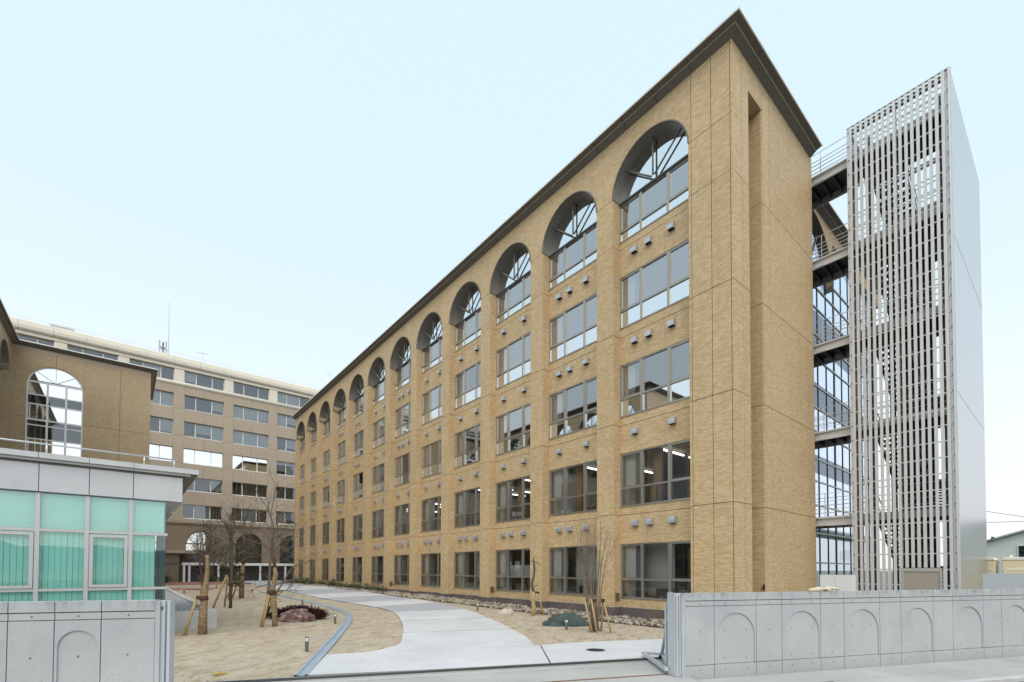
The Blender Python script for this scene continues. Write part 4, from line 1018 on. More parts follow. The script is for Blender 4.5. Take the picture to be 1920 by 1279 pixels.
for y in (-22.4, -20.3, -18.2, -16.2, -15.5): hr.tube([(PX + .1, y, 5.07), (PX + .1, y, 5.33)], .022, 8)
hr.build('roof_rail', 'rail', PV, smooth=True)
ca = thing('security_camera', 'tiny white camera under the pavilion roof corner', 'camera', (PX - 1.6, -15.45, 3.9))
MB().box(PX - 1.66, PX - 1.54, -15.5, -15.38, 4.0, 4.07).build('bracket', 'frame_white', ca); MB().tube([(PX - 1.6, -15.44, 3.98), (PX - 1.45, -15.40, 3.90)], .055, 10).build('body', 'frame_white', ca)
# raised gravel bed beside it
KB = struct(MB().box(-36, -11.6, -15.63, -14.30, -.1, .05).build('gravel_bed', 'gravel'))
k_ = MB()
k_.prism([(-11.40, -14.08, -.1), (-11.40, -15.63, -.1), (-11.62, -15.63, -.1), (-11.62, -14.30, -.1), (-36, -14.30, -.1), (-36, -14.08, -.1)], (0, 0, .76)); 
kb = tag(k_.build('concrete_kerb_wall', 'concrete_kerb', bevel=.02), 'low pale concrete kerb wall holding a gravel bed by the pavilion', 'kerb')
gs = MB(); rg = random.Random(3)
gs.quad((-36, -15.63, .60), (-11.62, -15.63, .52), (-11.62, -14.30, .52), (-36, -14.30, .60))
for i in range(1500):
    x = -11.65 - 14 * rg.random() ** 1.6; y = rg.uniform(-15.6, -14.33); r_ = rg.uniform(.02, .045); b = len(gs.v); z = .52 + (-x - 11.6) * .0033
    for p in ((r_, 0, 0), (0, r_, 0), (-r_, 0, 0), (0, -r_, 0), (0, 0, r_ * .8)): gs.v.append((x + p[0], y + p[1], z + p[2]))
    gs.f += [(b, b + 1, b + 4), (b + 1, b + 2, b + 4), (b + 2, b + 3, b + 4), (b + 3, b, b + 4)]
tag(stuff(gs.build('gravel', 'gravel')), 'grey gravel filling the raised bed beside the pavilion', 'gravel')

# ------------------------------------------------------------------ street walls of precast concrete with blind arches
HW = 1.64
def street_wall(label, joints, arches, s_solid, name='concrete_wall'):
    s0, s1 = joints[0], joints[-1]
    W_ = thing(name, label, 'wall', tuple(SL((s0 + s1) / 2, 0)))
    MB().obox(SL(s0 + .004, -.22, -.1), PW * (s1 - s0 - .008), PN * .185, (0, 0, HW + .09)).build('core', 'joint_grey', W_)
    g = .0065
    for i, (a, b) in enumerate(zip(joints[:-1], joints[1:])):
        a2, b2 = a + (g if i else 0), b - (g if i < len(joints) - 2 else 0); L = b2 - a2
        def bx(z0, z1, d=0.0, nm='panel'): return MB().obox(SL(a2, -.20, z0), PW * L, PN * (.20 + d), (0, 0, z1 - z0)).build(nm, 'concrete_wall', W_)
        bx(1.498, HW, 0, 'coping'); bx(1.392, 1.482, -.006, 'frieze')
        bx(-.1, .218, 0, 'base_panel')
        if i in arches:
            # panel with a recessed blind arch
            r = L / 2 - .03; zs = 1.24 - r; n = 20
            back = MB().obox(SL(a2, -.20, .232), PW * L, PN * .178, (0, 0, 1.148)).build('panel', 'concrete_wall', W_)
            poly = [(a2, .232)] + [(a2 + .03, .232)]
            for q in range(n + 1):
                t = math.pi - math.pi * q / n; poly.append((a2 + L / 2 + r * math.cos(t), zs + r * math.sin(t)))
            poly += [(b2 - .03, .232), (b2, .232), (b2, 1.38), (a2, 1.38)]
            fr = MB()
            # spandrel in two halves so that the polygon stays simple
            for sgn in (-1, 1):
                half = []; cs = a2 + L / 2
                for q in range(n // 2 + 1):
                    t = math.pi / 2 + sgn * -(math.pi / 2) * q / (n // 2)
                    half.append((cs + r * math.cos(t), zs + r * math.sin(t)))
                end = b2 if sgn > 0 else a2
                half += [(cs + sgn * r, .232), (end, .232), (end, 1.38), (cs, 1.38)]
                fr.prism([SL(s_, -.0215, z) for s_, z in half], PN * .0215)
            fr.build('arch_surround', 'concrete_wall', W_)
        else:
            bx(.232, 1.38, 0)
        # tie-bolt holes
        hs = (a + .25 * (b - a), a + .77 * (b - a)) if L > .8 else ((a + b) / 2,)
        for s_ in hs:
            for z in (.12, .33, .88, 1.437):
                d = -.022 if (i in arches and .3 < z < 1.0) else (-.006 if z > 1.3 else 0)
                MB().tube([SL(s_, d - .004, z), SL(s_, d + .0015, z)], .013, 8).build('tie_hole', 'plinth', W_)
    return W_
jr = [0.005, .664, 1.684, 2.337, 3.372, 4.021, 5.067, 5.715, 6.748, 7.399, 8.452, 9.109, 10.15, 10.8, 11.85, 12.5, 13.53, 14.18, 15.22, 15.87, 16.9]
street_wall('grey concrete street wall with a row of blind arches, right of the gate', jr, {1, 3, 5, 7, 9, 11, 13, 15, 17, 19}, 0)
jl = [-13.2, -12.69, -12.15, -11.62, -11.08, -10.545, -10.034, -9.50, -8.861]
street_wall('grey concrete street wall with narrow arch reliefs, left of the gate', jl, {2, 4, 6}, 0)
MB  # end pieces of the walls
e1 = tag(MB().obox(SL(-.085, -.30, -.1), PW * .086, PN * .30, (0, 0, HW + .09)).build('wall_end_pier', 'concrete_wall'), 'plain concrete end pier of the right street wall beside the gate frame', 'pier')
# sliding gate (parked) and the jamb on the left
SG = thing('sliding_gate', 'grey steel sliding gate end with triangular brace, parked behind the right wall', 'gate', tuple(SL(-.2, -.3)))
MB().obox(SL(-.20, -.30, .03), PW * .105, PN * .035, (0, 0, HW - .02)).build('end_plate', 'gate_grey', SG)
MB().obox(SL(-.22, -.262, .03), PW * .035, PN * .20, (0, 0, HW - .02)).build('end_plate', 'gate_grey', SG)
MB().obox(SL(-.225, -.055, .03), PW * .135, PN * .03, (0, 0, HW - .02)).build('channel', 'gate_grey', SG)
MB().obox(SL(-.205, -.0245, .05), PW * .010, PN * .004, (0, 0, HW - .1)).build('seam', 'plinth', SG); MB().obox(SL(-.140, -.0245, .05), PW * .010, PN * .004, (0, 0, HW - .1)).build('seam', 'plinth', SG)
A_, B_, C_ = Vector((1.03, -7.02, .12)), SL(-.28, -.22, .14), Vector((1.85, -6.55, .12))
MB().bar(A_, B_, .07, .07).build('base_bar', 'gate_grey', SG); MB().bar(A_, C_, .06, .06).build('base_bar', 'gate_grey', SG)
MB().bar(Vector((1.42, -6.82, .15)), SL(-.15, -.33, 1.15), .06, .06).build('brace', 'gate_grey', SG)
MB().bar(Vector((1.42, -6.82, .12)), SL(-.1, -.45, .12), .05, .05).build('base_bar', 'gate_grey', SG)
wv = Vector((1.45, -6.90, .07)); MB().tube([wv - PN * .02, wv + PN * .02], .055, 14).build('wheel', 'iron', SG)
MB().obox(SL(-.1, -.55, .15), PW * 6.4, PN * .06, (0, 0, 1.25)).build('gate_leaf', 'gate_grey', SG)
GJ = thing('gate_jamb', 'grey steel gate jamb at the end of the left street wall', 'gate post', tuple(SL(-8.75, -.2)))
MB().obox(SL(-8.858, -.24, -.1), PW * .06, PN * .235, (0, 0, HW + .09)).build('pier', 'concrete_wall', GJ)
MB().obox(SL(-8.797, -.20, 0), PW * .05, PN * .16, (0, 0, HW - .01)).build('plate', 'gate_grey', GJ); MB().obox(SL(-8.747, -.175, 0), PW * .03, PN * .10, (0, 0, HW - .012)).build('stop', 'steel', GJ)
MB().obox(SL(-8.716, -.20, 0), PW * .035, PN * .17, (0, 0, HW - .01)).build('plate', 'gate_grey', GJ)
MB().obox(SL(-8.80, -.0395, 1.50), PW * .03, PN * .006, (0, 0, .05)).build('latch', 'plinth', GJ)
# gloves left on the wall
GV = thing('work_gloves', 'crumpled cream work gloves left on top of the right concrete wall', 'gloves', tuple(SL(3.5, -.1, HW)))
def blob(pts, rad, n=8): return MB().tube(pts, rad, n)
b_ = MB(); rg = random.Random(8)
b_.tube([SL(3.16, -.08, HW + .035), SL(3.3, -.09, HW + .04), SL(3.45, -.1, HW + .05), SL(3.55, -.1, HW + .045)], [.03, .042, .055, .03], 9)
for q in range(4): b_.tube([SL(3.5, -.07 - .02 * q, HW + .05), SL(3.60, -.05 - .03 * q, HW + .06), SL(3.67, -.05 - .035 * q, HW + .025)], [.022, .019, .012], 7)
b_.build('glove', 'glove', GV, smooth=True)
b_ = MB(); b_.tube([SL(3.62, -.12, HW + .035), SL(3.72, -.11, HW + .065), SL(3.82, -.10, HW + .055)], [.04, .05, .03], 9)
for q in range(4): b_.tube([SL(3.8, -.07 - .022 * q, HW + .05), SL(3.88, -.05 - .03 * q, HW + .065 + .01 * (q % 2)), SL(3.96, -.04 - .035 * q, HW + .03)], [.022, .02, .012], 7)
b_.tube([SL(3.66, -.08, HW + .05), SL(3.70, -.03, HW + .03)], [.022, .014], 7)
b_.build('glove', 'glove', GV, smooth=True)

# ------------------------------------------------------------------ right-hand background
cb = thing('white_cabinet', 'white double panel cabinet between gable wall and stair tower', 'cabinet', (1.85, 4.2, 0))
MB().box(1.34, 1.845, 4.0, 4.5, 0.05, 1.93).build('door', 'white_board', cb); MB().box(1.852, 2.36, 4.0, 4.5, 0.05, 1.93).build('door', 'white_board', cb); MB().box(1.34, 2.36, 4.02, 4.5, 0, .049).build('base', 'steel_dark', cb)
tag(MB().box(5.67, 8.6, 5.0, 5.05, 0, 2.02).build('site_hoarding', 'grey_board'), 'plain grey hoarding panel right of the stair tower', 'hoarding')
def toilet(x0, x1, y, label):
    T = thing('portable_toilet', label, 'portable toilet', ((x0 + x1) / 2, y + .5, 0), 'portable toilets behind the hoarding')
    MB().box(x0, x1, y, y + 1.1, 0, 2.62).build('cabin', 'cream_plastic', T, bevel=.03)
    MB().prism([(x0 - .03, y - .03, 2.625), (x1 + .03, y - .03, 2.625), (x1 - .06, y - .03, 2.77), (x0 + .06, y - .03, 2.77)], (0, 1.16, 0)).build('roof', 'cream_roof', T, bevel=.02)
    for q in ((x0 + .08, x0 + .14, y - .02, y - .001, .2, 2.2), (x0 + .145, x1 - .08, y - .02, y - .001, 2.12, 2.2)): MB().box(*q).build('door_rib', 'cream_roof', T, bevel=.015)
    MB().tube([(x0 + .28, y + .4, 2.77), (x0 + .28, y + .4, 2.88)], .08, 10).build('vent', 'cream_roof', T)
toilet(3.96, 5.02, 16.9, 'cream portable toilet mostly hidden behind the stair tower, left of its twin')
toilet(5.24, 6.32, 16.9, 'cream portable toilet in plain view above the grey hoarding')
tag(MB().tube([(5.13, 16.95, 0), (5.13, 16.95, 2.62)], .045, 10).build('steel_pole', 'steel'), 'steel pole standing between the two portable toilets', 'pole')
HS = thing('green_house', 'pale green gabled shed far behind the portable toilets', 'house', (8, 43, 0))
m = MB(); m.prism([(.5, 40, 0), (15.5, 40, 0), (15.5, 40, 3.75), (8, 40, 6.35), (.5, 40, 3.75)], (0, 10, 0)); m.build('wall', 'house_green', HS)
for sx in (-1, 1): MB().prism([(8, 39.6, 6.40), (8 + sx * 8.0, 39.6, 3.62), (8 + sx * 8.0, 39.6, 3.76), (8, 39.6, 6.56)], (0, 10.8, 0)).build('roof', 'house_roof', HS)
w_ = MB().box(4.47, 5.6, 39.93, 39.995, 3.15, 4.20).build('window', 'frame_white', HS); MB().box(4.53, 5.54, 39.915, 39.928, 3.2, 4.15).build('pane', 'glass_far', w_)
MB().tube([(3.1, 39.4, 4.75), (3.1, 39.4, 4.95)], .1, 8).build('ridge_vent', 'steel_dark', HS)
for i, (za, zb2, lb) in enumerate(((6.6, 4.6, 'upper sagging power line over the pale green shed'), (5.54, 5.46, 'lower level power line over the pale green shed'))):
    pts = [(2.6 + 7 * t, 30, za + (zb2 - za) * t - .25 * 4 * t * (1 - t) * .3) for t in [q / 12 for q in range(13)]]
    tag(MB().tube(pts, .018, 5).build('power_line', 'wire'), lb, 'cable')
# hills behind the camera, seen only mirrored in the pavilion glass
hm = MB(); nH = 90; rows_ = []
for i in range(nH + 1):
    a = R(-110 + 200 * i / nH); h = 70 + 60 * (mnoise.noise(Vector((i * .13, 0, 1))) + .5 * mnoise.noise(Vector((i * .4, 2, 1))) + .15 * mnoise.noise(Vector((i * 1.3, 5, 1))))
    h = max(25, h); r0 = 1100
    rows_.append(len(hm.v))
    for q, (dr, hh) in enumerate(((0, -5), (120, h * .45), (260, h * .8), (380, h), (700, -5))):
        hm.v.append((math.cos(a) * (r0 + dr) + 0, math.sin(a) * (r0 + dr), hh))
for i in range(nH):
    for q in range(4): hm.f.append((rows_[i] + q, rows_[i + 1] + q, rows_[i + 1] + q + 1, rows_[i] + q + 1))
simple('hill', (0.10, 0.15, 0.16), 1.0, var=.2, scale=.01)
struct(hm.build('hills', 'hill', smooth=True))
# ------------------------------------------------------------------ garden
def rock(name, label, c, size, mat, seed, rotz=0.0, sub=4, cut=.0):
    import bmesh
    bm = bmesh.new(); bmesh.ops.create_icosphere(bm, subdivisions=sub, radius=1)
    for v in bm.verts:
        p = v.co.copy(); q = p + Vector((seed * 7.3, seed * 3.1, seed))
        f = 1 + .30 * mnoise.noise(q * 1.1) + .20 * mnoise.noise(q * 2.3) + .10 * mnoise.noise(q * 5) - .16 * abs(mnoise.noise(q * 3.1)) - .08 * abs(mnoise.noise(q * 7)) + .04 * mnoise.noise(q * 13)
        p = p * f
        p.z = max(p.z, -.35)
        v.co = Vector((p.x * size[0], p.y * size[1], p.z * size[2]))
    me = bpy.data.meshes.new(name); bm.to_mesh(me); bm.free(); me.materials.append(MAT[mat])
    for p in me.polygons: p.use_smooth = True
    o = bpy.data.objects.new(name, me); col.objects.link(o); o.location = c; o.rotation_euler = (0, 0, rotz); WL[o] = tuple(c)
    return tag(o, label, 'boulder')
DV = math.atan2(.77148, .63625)      # direction of the picture plane on the ground
rock('boulder', 'low wide reddish brown boulder in front of the dark red shrub', (-11.85, -11.45, .08), (.74, .48, .42), 'rock_red', 2, DV, 5)
rock('boulder', 'rounded dark green boulder beside the staked multi-stem tree', (-4.72, -3.65, .02), (.86, .55, .44), 'rock_green', 5, DV)
rock('boulder', 'small pale beige boulder by the stone strip', (-9.5, -2.75, .05), (.38, .28, .24), 'stone_pale', 9, DV, 3)
# strip of rubble along the plinth
cm = MB(); rg = random.Random(31); ico = None
import bmesh
bm = bmesh.new(); bmesh.ops.create_icosphere(bm, subdivisions=1, radius=1); IV = [v.co.copy() for v in bm.verts]; IF = [tuple(v.index for v in f.verts) for f in bm.faces]; bm.free()
for i in range(2300):
    x = 1.5 - 46 * rg.random() ** 1.35
    inbay = any(bayL(k) < x < bayR(k) for k in range(12)); y = rg.uniform(-1.65, .38 if inbay else -.06)
    if x > .1: y = rg.uniform(-1.65, .3)
    r_ = rg.uniform(.05, .115) * (1.0 if x > -15 else 1.25); b = len(cm.v); ph = rg.uniform(0, 6.28); sq = rg.uniform(.55, .9); el = rg.uniform(.75, 1.35)
    z = gz(x) + .03 + r_ * .25
    for v in IV:
        f = rg.uniform(.78, 1.18); p = v * r_ * f; px, py = p.x * el, p.y
        cm.v.append((x + px * math.cos(ph) - py * math.sin(ph), y + px * math.sin(ph) + py * math.cos(ph), z + p.z * sq))
    cm.f += [tuple(b + q for q in f) for f in IF]
struct(grid_sheet([-46 + i for i in range(48)], lambda x: -1.62, lambda x: .42, lambda x, y: gz(x) + .034, 2).build('rubble_bed', 'rubble_bed_dark'))  # dark sheet under the stones that darkens the gaps between them
tag(stuff(cm.build('rubble_strip', 'cobble')), 'strip of pale broken stones along the foot of the tiled building', 'stones')

def bollard(x, y, label):
    z = gz(x); B = thing('bollard_light', label, 'bollard light', (x, y, z), 'bollard lights along the path')
    MB().tube([(x, y, z - .05), (x, y, z + .28)], .045, 14).build('post', 'bollard', B, smooth=False)
    MB().tube([(x, y, z + .28), (x, y, z + .365)], .04, 14).build('lamp_glass', 'lamp_glass', B)
    m = MB(); m.tube([(x, y, z + .366), (x, y, z + .385)], .05, 14)
    for q in range(4):
        t = R(45 + 90 * q); m.bar((x + .043 * math.cos(t), y + .043 * math.sin(t), z + .28), (x + .043 * math.cos(t), y + .043 * math.sin(t), z + .366), .008, .008)
    m.build('cap', 'bollard', B)
for x, y, lb in ((-4.75, -13.0, 'nearest bollard light, on the sand left of the blue drain channel'), (-10.2, -10.44, 'bollard light beside the bend of the drain channel, right of the red boulder'),
        (-19.55, -9.03, 'bollard light standing behind the dark red shrub'), (-3.65, -4.75, 'bollard light in front of the dark green boulder'), (-11.18, -3.19, 'bollard light on the right edge of the path by the stone strip'),
        (-33.2, -8.95, 'far bollard light at the path beyond the staked trees'), (-42.9, -10.1, 'farthest bollard light near the red paving'), (-34.5, -13.2, 'dark bollard light beside the gravel bed kerb')):
    bollard(x, y, lb)

# bare trees -----------------------------------------------------------
def limb(mb, p, d, length, r, depth, rg, spread=.7, upb=.15, nseg=4, rmin=.0035, kids=(2, 4), bend=.22):
    pts = [Vector(p)]; rad = [r]; d = Vector(d).normalized()
    for i in range(nseg):
        d = (d + Vector((rg.gauss(0, bend), rg.gauss(0, bend), rg.gauss(0, bend) + upb * .5))).normalized()
        pts.append(pts[-1] + d * length / nseg); rad.append(max(rmin, r * (1 - .6 * (i + 1) / nseg)))
    mb.tube(pts, rad, 5 if r > .012 else 3, cap=False)
    if depth <= 0: return
    for q in range(rg.randint(*kids)):
        i = rg.randint(1, nseg); t = rg.random(); a = pts[i - 1].lerp(pts[i], t)
        v = Vector((rg.gauss(0, 1), rg.gauss(0, 1), rg.gauss(0, .6))).normalized()
        nd = (d * (1 - spread * .5) + v * spread + Vector((0, 0, upb))).normalized()
        limb(mb, a, nd, length * rg.uniform(.5, .8), max(rmin, rad[i] * rg.uniform(.5, .75)), depth - 1, rg, spread, upb, nseg, rmin, kids, bend)
def wpt(base, dx, dz, dd=0):
    """point dx metres to the right in the picture and dz up from base"""
    return Vector((base[0], base[1], base[2])) + xr * dx + fl * dd + Vector((0, 0, dz))
def support(label, base, stakes, ties):
    S = thing('tree_support', label, 'stakes', base)
    for a, b, r_ in stakes:
        r_ *= .82; MB().tube([a, (Vector(a) + Vector(b)) / 2 + Vector((.006, 0, 0)), b], [r_, r_ * .97, r_ * .92], 10).build('stake', 'stake', S, smooth=True)
    for c, r_, h in ties: MB().tube([Vector(c) - Vector((0, 0, h)), Vector(c), Vector(c) + Vector((0, 0, h))], [r_ * .9, r_, r_ * .88], 10).build('lashing', 'lashing', S)
# tree 1: thick wrapped trunk by the kerb wall
b1 = (-9.8, -14.67, gz(-9.8))
T = thing('wrapped_tree', 'pollarded tree with thick burlap wrapped trunk beside the concrete kerb wall', 'tree', b1)
t1 = [wpt(b1, 0, -.05), wpt(b1, 0, .62), wpt(b1, .03, 1.1), wpt(b1, .02, 1.32), wpt(b1, .08, 1.6), wpt(b1, .12, 2.1), wpt(b1, .10, 2.5), wpt(b1, .15, 2.95), wpt(b1, .24, 3.3)]
MB().tube(t1[:7], [.130, .118, .098, .110, .072, .056, .048], 14).build('burlap_wrap', 'burlap', T, smooth=True)
MB().tube(t1[6:], [.052, .075, .02], 10).build('trunk', 'bark', T, smooth=True)
m = MB(); rg = random.Random(41)
for (dx, dz, vx, vz, ln) in ((.12, 2.5, .5, .6, .8), (.1, 2.35, -.7, .4, .6), (.15, 2.9, .7, .7, .8), (.16, 3.0, -.4, .9, .6), (.2, 3.2, .3, .9, .5), (.13, 2.7, .9, -.1, .6), (.05, 1.62, -.8, .5, .2)):
    limb(m, wpt(b1, dx, dz), xr * vx + zz * vz + fl * rg.uniform(-.4, .4), ln, .024, 2, rg, .85, .15, 4, .005, (3, 5))
m.build('branches', 'bark', T)
support('single yellow wooden stake lashed to the thick wrapped trunk by the kerb wall', b1, [(wpt(b1, -.40, 0, -.25), wpt(b1, -.14, 1.25, -.05), .055)], [(wpt(b1, .015, 1.14), .135, .07), (wpt(b1, -.12, 1.16, -.05), .07, .05)])
# tree 2: crooked wrapped tree left of the red boulder
b2 = (-10.55, -12.45, gz(-10.6))
T = thing('wrapped_tree', 'crooked wrapped tree with twigs reaching over the red boulder', 'tree', b2)
t2 = [wpt(b2, .02, -.05), wpt(b2, .0, .55), wpt(b2, -.08, 1.0), wpt(b2, -.12, 1.28), wpt(b2, -.04, 1.55), wpt(b2, .02, 1.85), wpt(b2, -.02, 2.1), wpt(b2, -.08, 2.6), wpt(b2, -.12, 3.1), wpt(b2, -.05, 3.4)]
MB().tube(t2[:7], [.088, .095, .12, .11, .075, .085, .06], 12).build('burlap_wrap', 'burlap', T, smooth=True)
MB().tube(t2[6:], [.06, .05, .04, .02], 8).build('trunk', 'bark', T, smooth=True)
m = MB(); rg = random.Random(77)
for (dx, dz, vx, vz, ln) in ((-.02, 2.1, -.3, .8, 1.0), (-.08, 2.6, .6, .7, 1.0), (-.1, 3.0, -.6, .7, 1.0), (-.12, 3.1, .7, .6, 1.0), (-.05, 3.3, .2, 1.0, 1.1), (.02, 1.7, -.9, .2, .5), (0, 1.5, .8, .35, .5)):
    limb(m, wpt(b2, dx, dz), xr * vx + zz * vz + fl * rg.uniform(-.4, .4), ln, .022, 2, rg, .85, .1, 4, .005, (3, 5))
m.build('branches', 'bark', T)
support('pair of yellow wooden stakes propping the crooked tree left of the red boulder', b2, [(wpt(b2, -.44, -.03, -.1), wpt(b2, -.20, 1.32, 0), .05), (wpt(b2, -.33, -.05, -.2), wpt(b2, -.14, 1.25, -.1), .05)], [(wpt(b2, -.10, 1.22, -.02), .15, .08)])
# tree 2b: slender spreading tree just behind
b3 = (-13.4, -12.0, gz(-13.4))
T = thing('spreading_tree', 'slender bare tree with long twigs behind the red boulder', 'tree', b3)
m = MB(); rg = random.Random(12)
MB().tube([wpt(b3, -.15, -.05), wpt(b3, -.1, .5), wpt(b3, -.05, 1.2), wpt(b3, .0, 2.2), wpt(b3, .05, 3.4), wpt(b3, .0, 4.4)], [.075, .07, .055, .05, .035, .015], 8).build('trunk', 'bark_light', T, smooth=True)
MB().tube([wpt(b3, -.05, .3), wpt(b3, .25, 1.0), wpt(b3, .55, 1.5), wpt(b3, .9, 2.1)], [.05, .04, .03, .02], 8).build('trunk', 'bark_light', T, smooth=True)
for (dx, dz, vx, vz, ln) in ((0, 2.4, .95, .45, 1.6), (0, 2.8, .8, .6, 1.8), (0, 3.2, -.5, .8, 1.4), (.05, 3.4, .8, .9, 1.5), (0, 4.2, -.4, 1, 1.3), (0, 4.3, .3, 1, 1.4), (.9, 2.1, .8, .5, 1.3), (.6, 1.5, .9, .15, 1.2), (.3, 1.1, .9, .25, 1.0), (-.05, 1.4, -.9, .1, .9), (.1, .8, .9, .3, .9)):
    limb(m, wpt(b3, dx, dz), xr * vx + zz * vz + fl * rg.uniform(-.5, .5), ln, .022, 2, rg, .75, .08, 4, .0055, (3, 5))
m.build('branches', 'bark_light', T)
# tree 3: slim tree with upturned branches
b4 = (-19.5, -12.47, gz(-19.5))
T = thing('slim_tree', 'slim bare tree with upturned branches left of centre in the courtyard', 'tree', b4)
MB().tube([wpt(b4, 0, -.05), wpt(b4, .03, 1.2), wpt(b4, .05, 2.4), wpt(b4, .02, 3.3), wpt(b4, .05, 4.1)], [.075, .065, .06, .045, .03], 8).build('trunk', 'bark', T, smooth=True)
m = MB(); rg = random.Random(5)
for (dx, dz, vx, vz, ln) in ((.05, 2.3, -.8, .7, 1.7), (.05, 2.4, .8, .8, 1.6), (.05, 2.7, -.5, .9, 1.5), (.03, 2.9, .6, 1, 1.5), (.02, 3.3, -.3, 1, 1.2), (.02, 3.4, .35, 1, 1.2), (.05, 3.9, 0, 1, .9), (.05, 2.0, -1, .35, 1.4), (.05, 2.1, 1, .4, 1.2), (.04, 3.6, -.8, .6, 1.0)):
    limb(m, wpt(b4, dx, dz), xr * vx + zz * vz + fl * rg.uniform(-.6, .6), ln, .034, 2, rg, .75, .12, 4, .0065, (3, 5))
m.build('branches', 'bark', T)
support('two dark wooden props leaning to the slim bare tree', b4, [(wpt(b4, -.75, 0, -.2), wpt(b4, -.2, 1.65), .06), (wpt(b4, -.55, 0, .4), wpt(b4, -.15, 1.55), .05)], [(wpt(b4, .0, 1.2), .12, .09)])
# tree 4 & 5 farther back
b5 = (-26.6, -10.8, gz(-26.6))
T = thing('wrapped_tree', 'straight wrapped tree among evergreen leaves, middle of the courtyard', 'tree', b5)
MB().tube([wpt(b5, 0, -.05), wpt(b5, .0, 1.1), wpt(b5, .08, 2.2)], [.16, .14, .10], 10).build('burlap_wrap', 'burlap', T, smooth=True)
MB().tube([wpt(b5, .08, 2.2), wpt(b5, .1, 3.4), wpt(b5, .15, 4.6)], [.10, .07, .03], 8).build('trunk', 'bark', T, smooth=True)
m = MB(); rg = random.Random(15)
for q in range(11): limb(m, wpt(b5, .1, rg.uniform(1.8, 4.4)), xr * rg.uniform(-1, 1) + zz * rg.uniform(.3, 1) + fl * rg.uniform(-.6, .6), rg.uniform(1.0, 1.9), .03, 2, rg, .75, .12, 4, .007, (3, 5))
m.build('branches', 'bark', T)
support('leaning wooden props around the straight wrapped tree in mid courtyard', b5, [(wpt(b5, -.95, 0), wpt(b5, -.2, 1.7), .06), (wpt(b5, -.75, 0, .3), wpt(b5, -.1, 1.6), .06)], [(wpt(b5, .0, 1.55), .17, .09)])
def leafy(T, mat, centres, n, seed, size=.05):
    rg = random.Random(seed); m = MB()
    for i in range(n):
        c, rad = centres[rg.randrange(len(centres))]
        v = Vector((rg.gauss(0, 1), rg.gauss(0, 1), rg.gauss(0, 1))); p = Vector(c) + v * rad * .5
        a = Vector((rg.gauss(0, 1), rg.gauss(0, 1), rg.gauss(0, 1))).normalized() * size * rg.uniform(.6, 1.4); b = a.cross(Vector((rg.gauss(0, 1), rg.gauss(0, 1), rg.gauss(0, 1)))).normalized() * size * .45
        m.quad(p - a, p + b, p + a, p - b)
    return m.build('foliage', mat, T)
b6 = (-25.6, -11.6, gz(-25))
T = thing('evergreen_tree', 'small dark evergreen tree between the staked trees', 'tree', b6)
MB().tube([wpt(b6, 0, -.05), wpt(b6, .05, 1.5), wpt(b6, .0, 3.2)], [.07, .05, .02], 7).build('trunk', 'bark', T)
leafy(T, 'leaf_green', [(wpt(b6, rg.uniform(-.5, .5), rg.uniform(1.0, 3.3), rg.uniform(-.4, .4)), rg.uniform(.35, .6)) for q in range(9)], 1500, 4, .06)
b7 = (-22.5, -13.3, gz(-22))
T = thing('twiggy_tree', 'dense bare twiggy tree behind the thick wrapped trunk', 'tree', b7)
m = MB(); rg = random.Random(25)
for q in range(4): MB().tube([wpt(b7, .0, -.05), wpt(b7, rg.uniform(-.15, .2), 1.2), wpt(b7, -.3 + .25 * q, 2.6), wpt(b7, -.4 + .3 * q, 3.8)], [.06, .05, .04, .02], 6).build('stem', 'bark', T)
for q in range(22): limb(m, wpt(b7, rg.uniform(-.35, .4), rg.uniform(1.2, 3.8)), xr * rg.uniform(-.9, .9) + zz * rg.uniform(.2, 1) + fl * rg.uniform(-.6, .6), rg.uniform(.6, 1.2), .022, 2, rg, .75, .1, 4, .006, (3, 5))
m.build('branches', 'bark', T)
# trees in front of the building
b8 = (-8.12, -2.25, gz(-8))
T = thing('pruned_tree', 'hard pruned dark tree with curved wrapped trunk against the tiled wall', 'tree', b8)
MB().tube([wpt(b8, 0, -.05), wpt(b8, .02, .3), wpt(b8, -.02, .75), wpt(b8, .03, 1.08)], [.10, .105, .085, .075], 12).build('burlap_wrap', 'stake', T, smooth=True)
MB().tube([wpt(b8, .02, 1.05), wpt(b8, -.05, 1.25), wpt(b8, -.08, 1.45), wpt(b8, .02, 1.8), wpt(b8, .04, 2.2), wpt(b8, .0, 2.5), wpt(b8, .03, 2.7)], [.06, .07, .065, .045, .05, .04, .012], 9).build('trunk', 'bark', T, smooth=True)
m = MB(); rg = random.Random(2)
for dx, dz, vx, vz, ln in ((.03, 2.38, .9, .02, .38), (.04, 2.05, .9, -.1, .25), (-.02, 1.62, -.9, .35, .42), (.0, 2.45, -.9, .1, .22), (.05, 1.3, .6, .6, .2), (-.08, 1.4, -.6, .3, .2)):
    limb(m, wpt(b8, dx, dz), xr * vx + zz * vz, ln, .024, 0, rg, .6, 0)
m.build('branches', 'bark', T)
support('single wooden stake leaning on the pruned tree by the tiled wall', b8, [(wpt(b8, .45, 0), wpt(b8, .22, 1.05), .042)], [(wpt(b8, .10, 1.05), .085, .035), (wpt(b8, .22, 1.04), .06, .04)])
b9 = (-2.8, -4.35, 0)
T = thing('multi_stem_tree', 'bare multi-stem tree with fine upright twigs in front of the tiled wall', 'tree', b9)
m = MB(); rg = random.Random(19); ms_ = MB()
stems = [(-.42, 3.3, -.06), (-.20, 3.6, -.03), (-.12, 3.0, 0), (.05, 3.3, .02), (.28, 3.5, .05), (.38, 2.9, .08), (-.30, 2.6, -.08), (.48, 2.6, .1)]
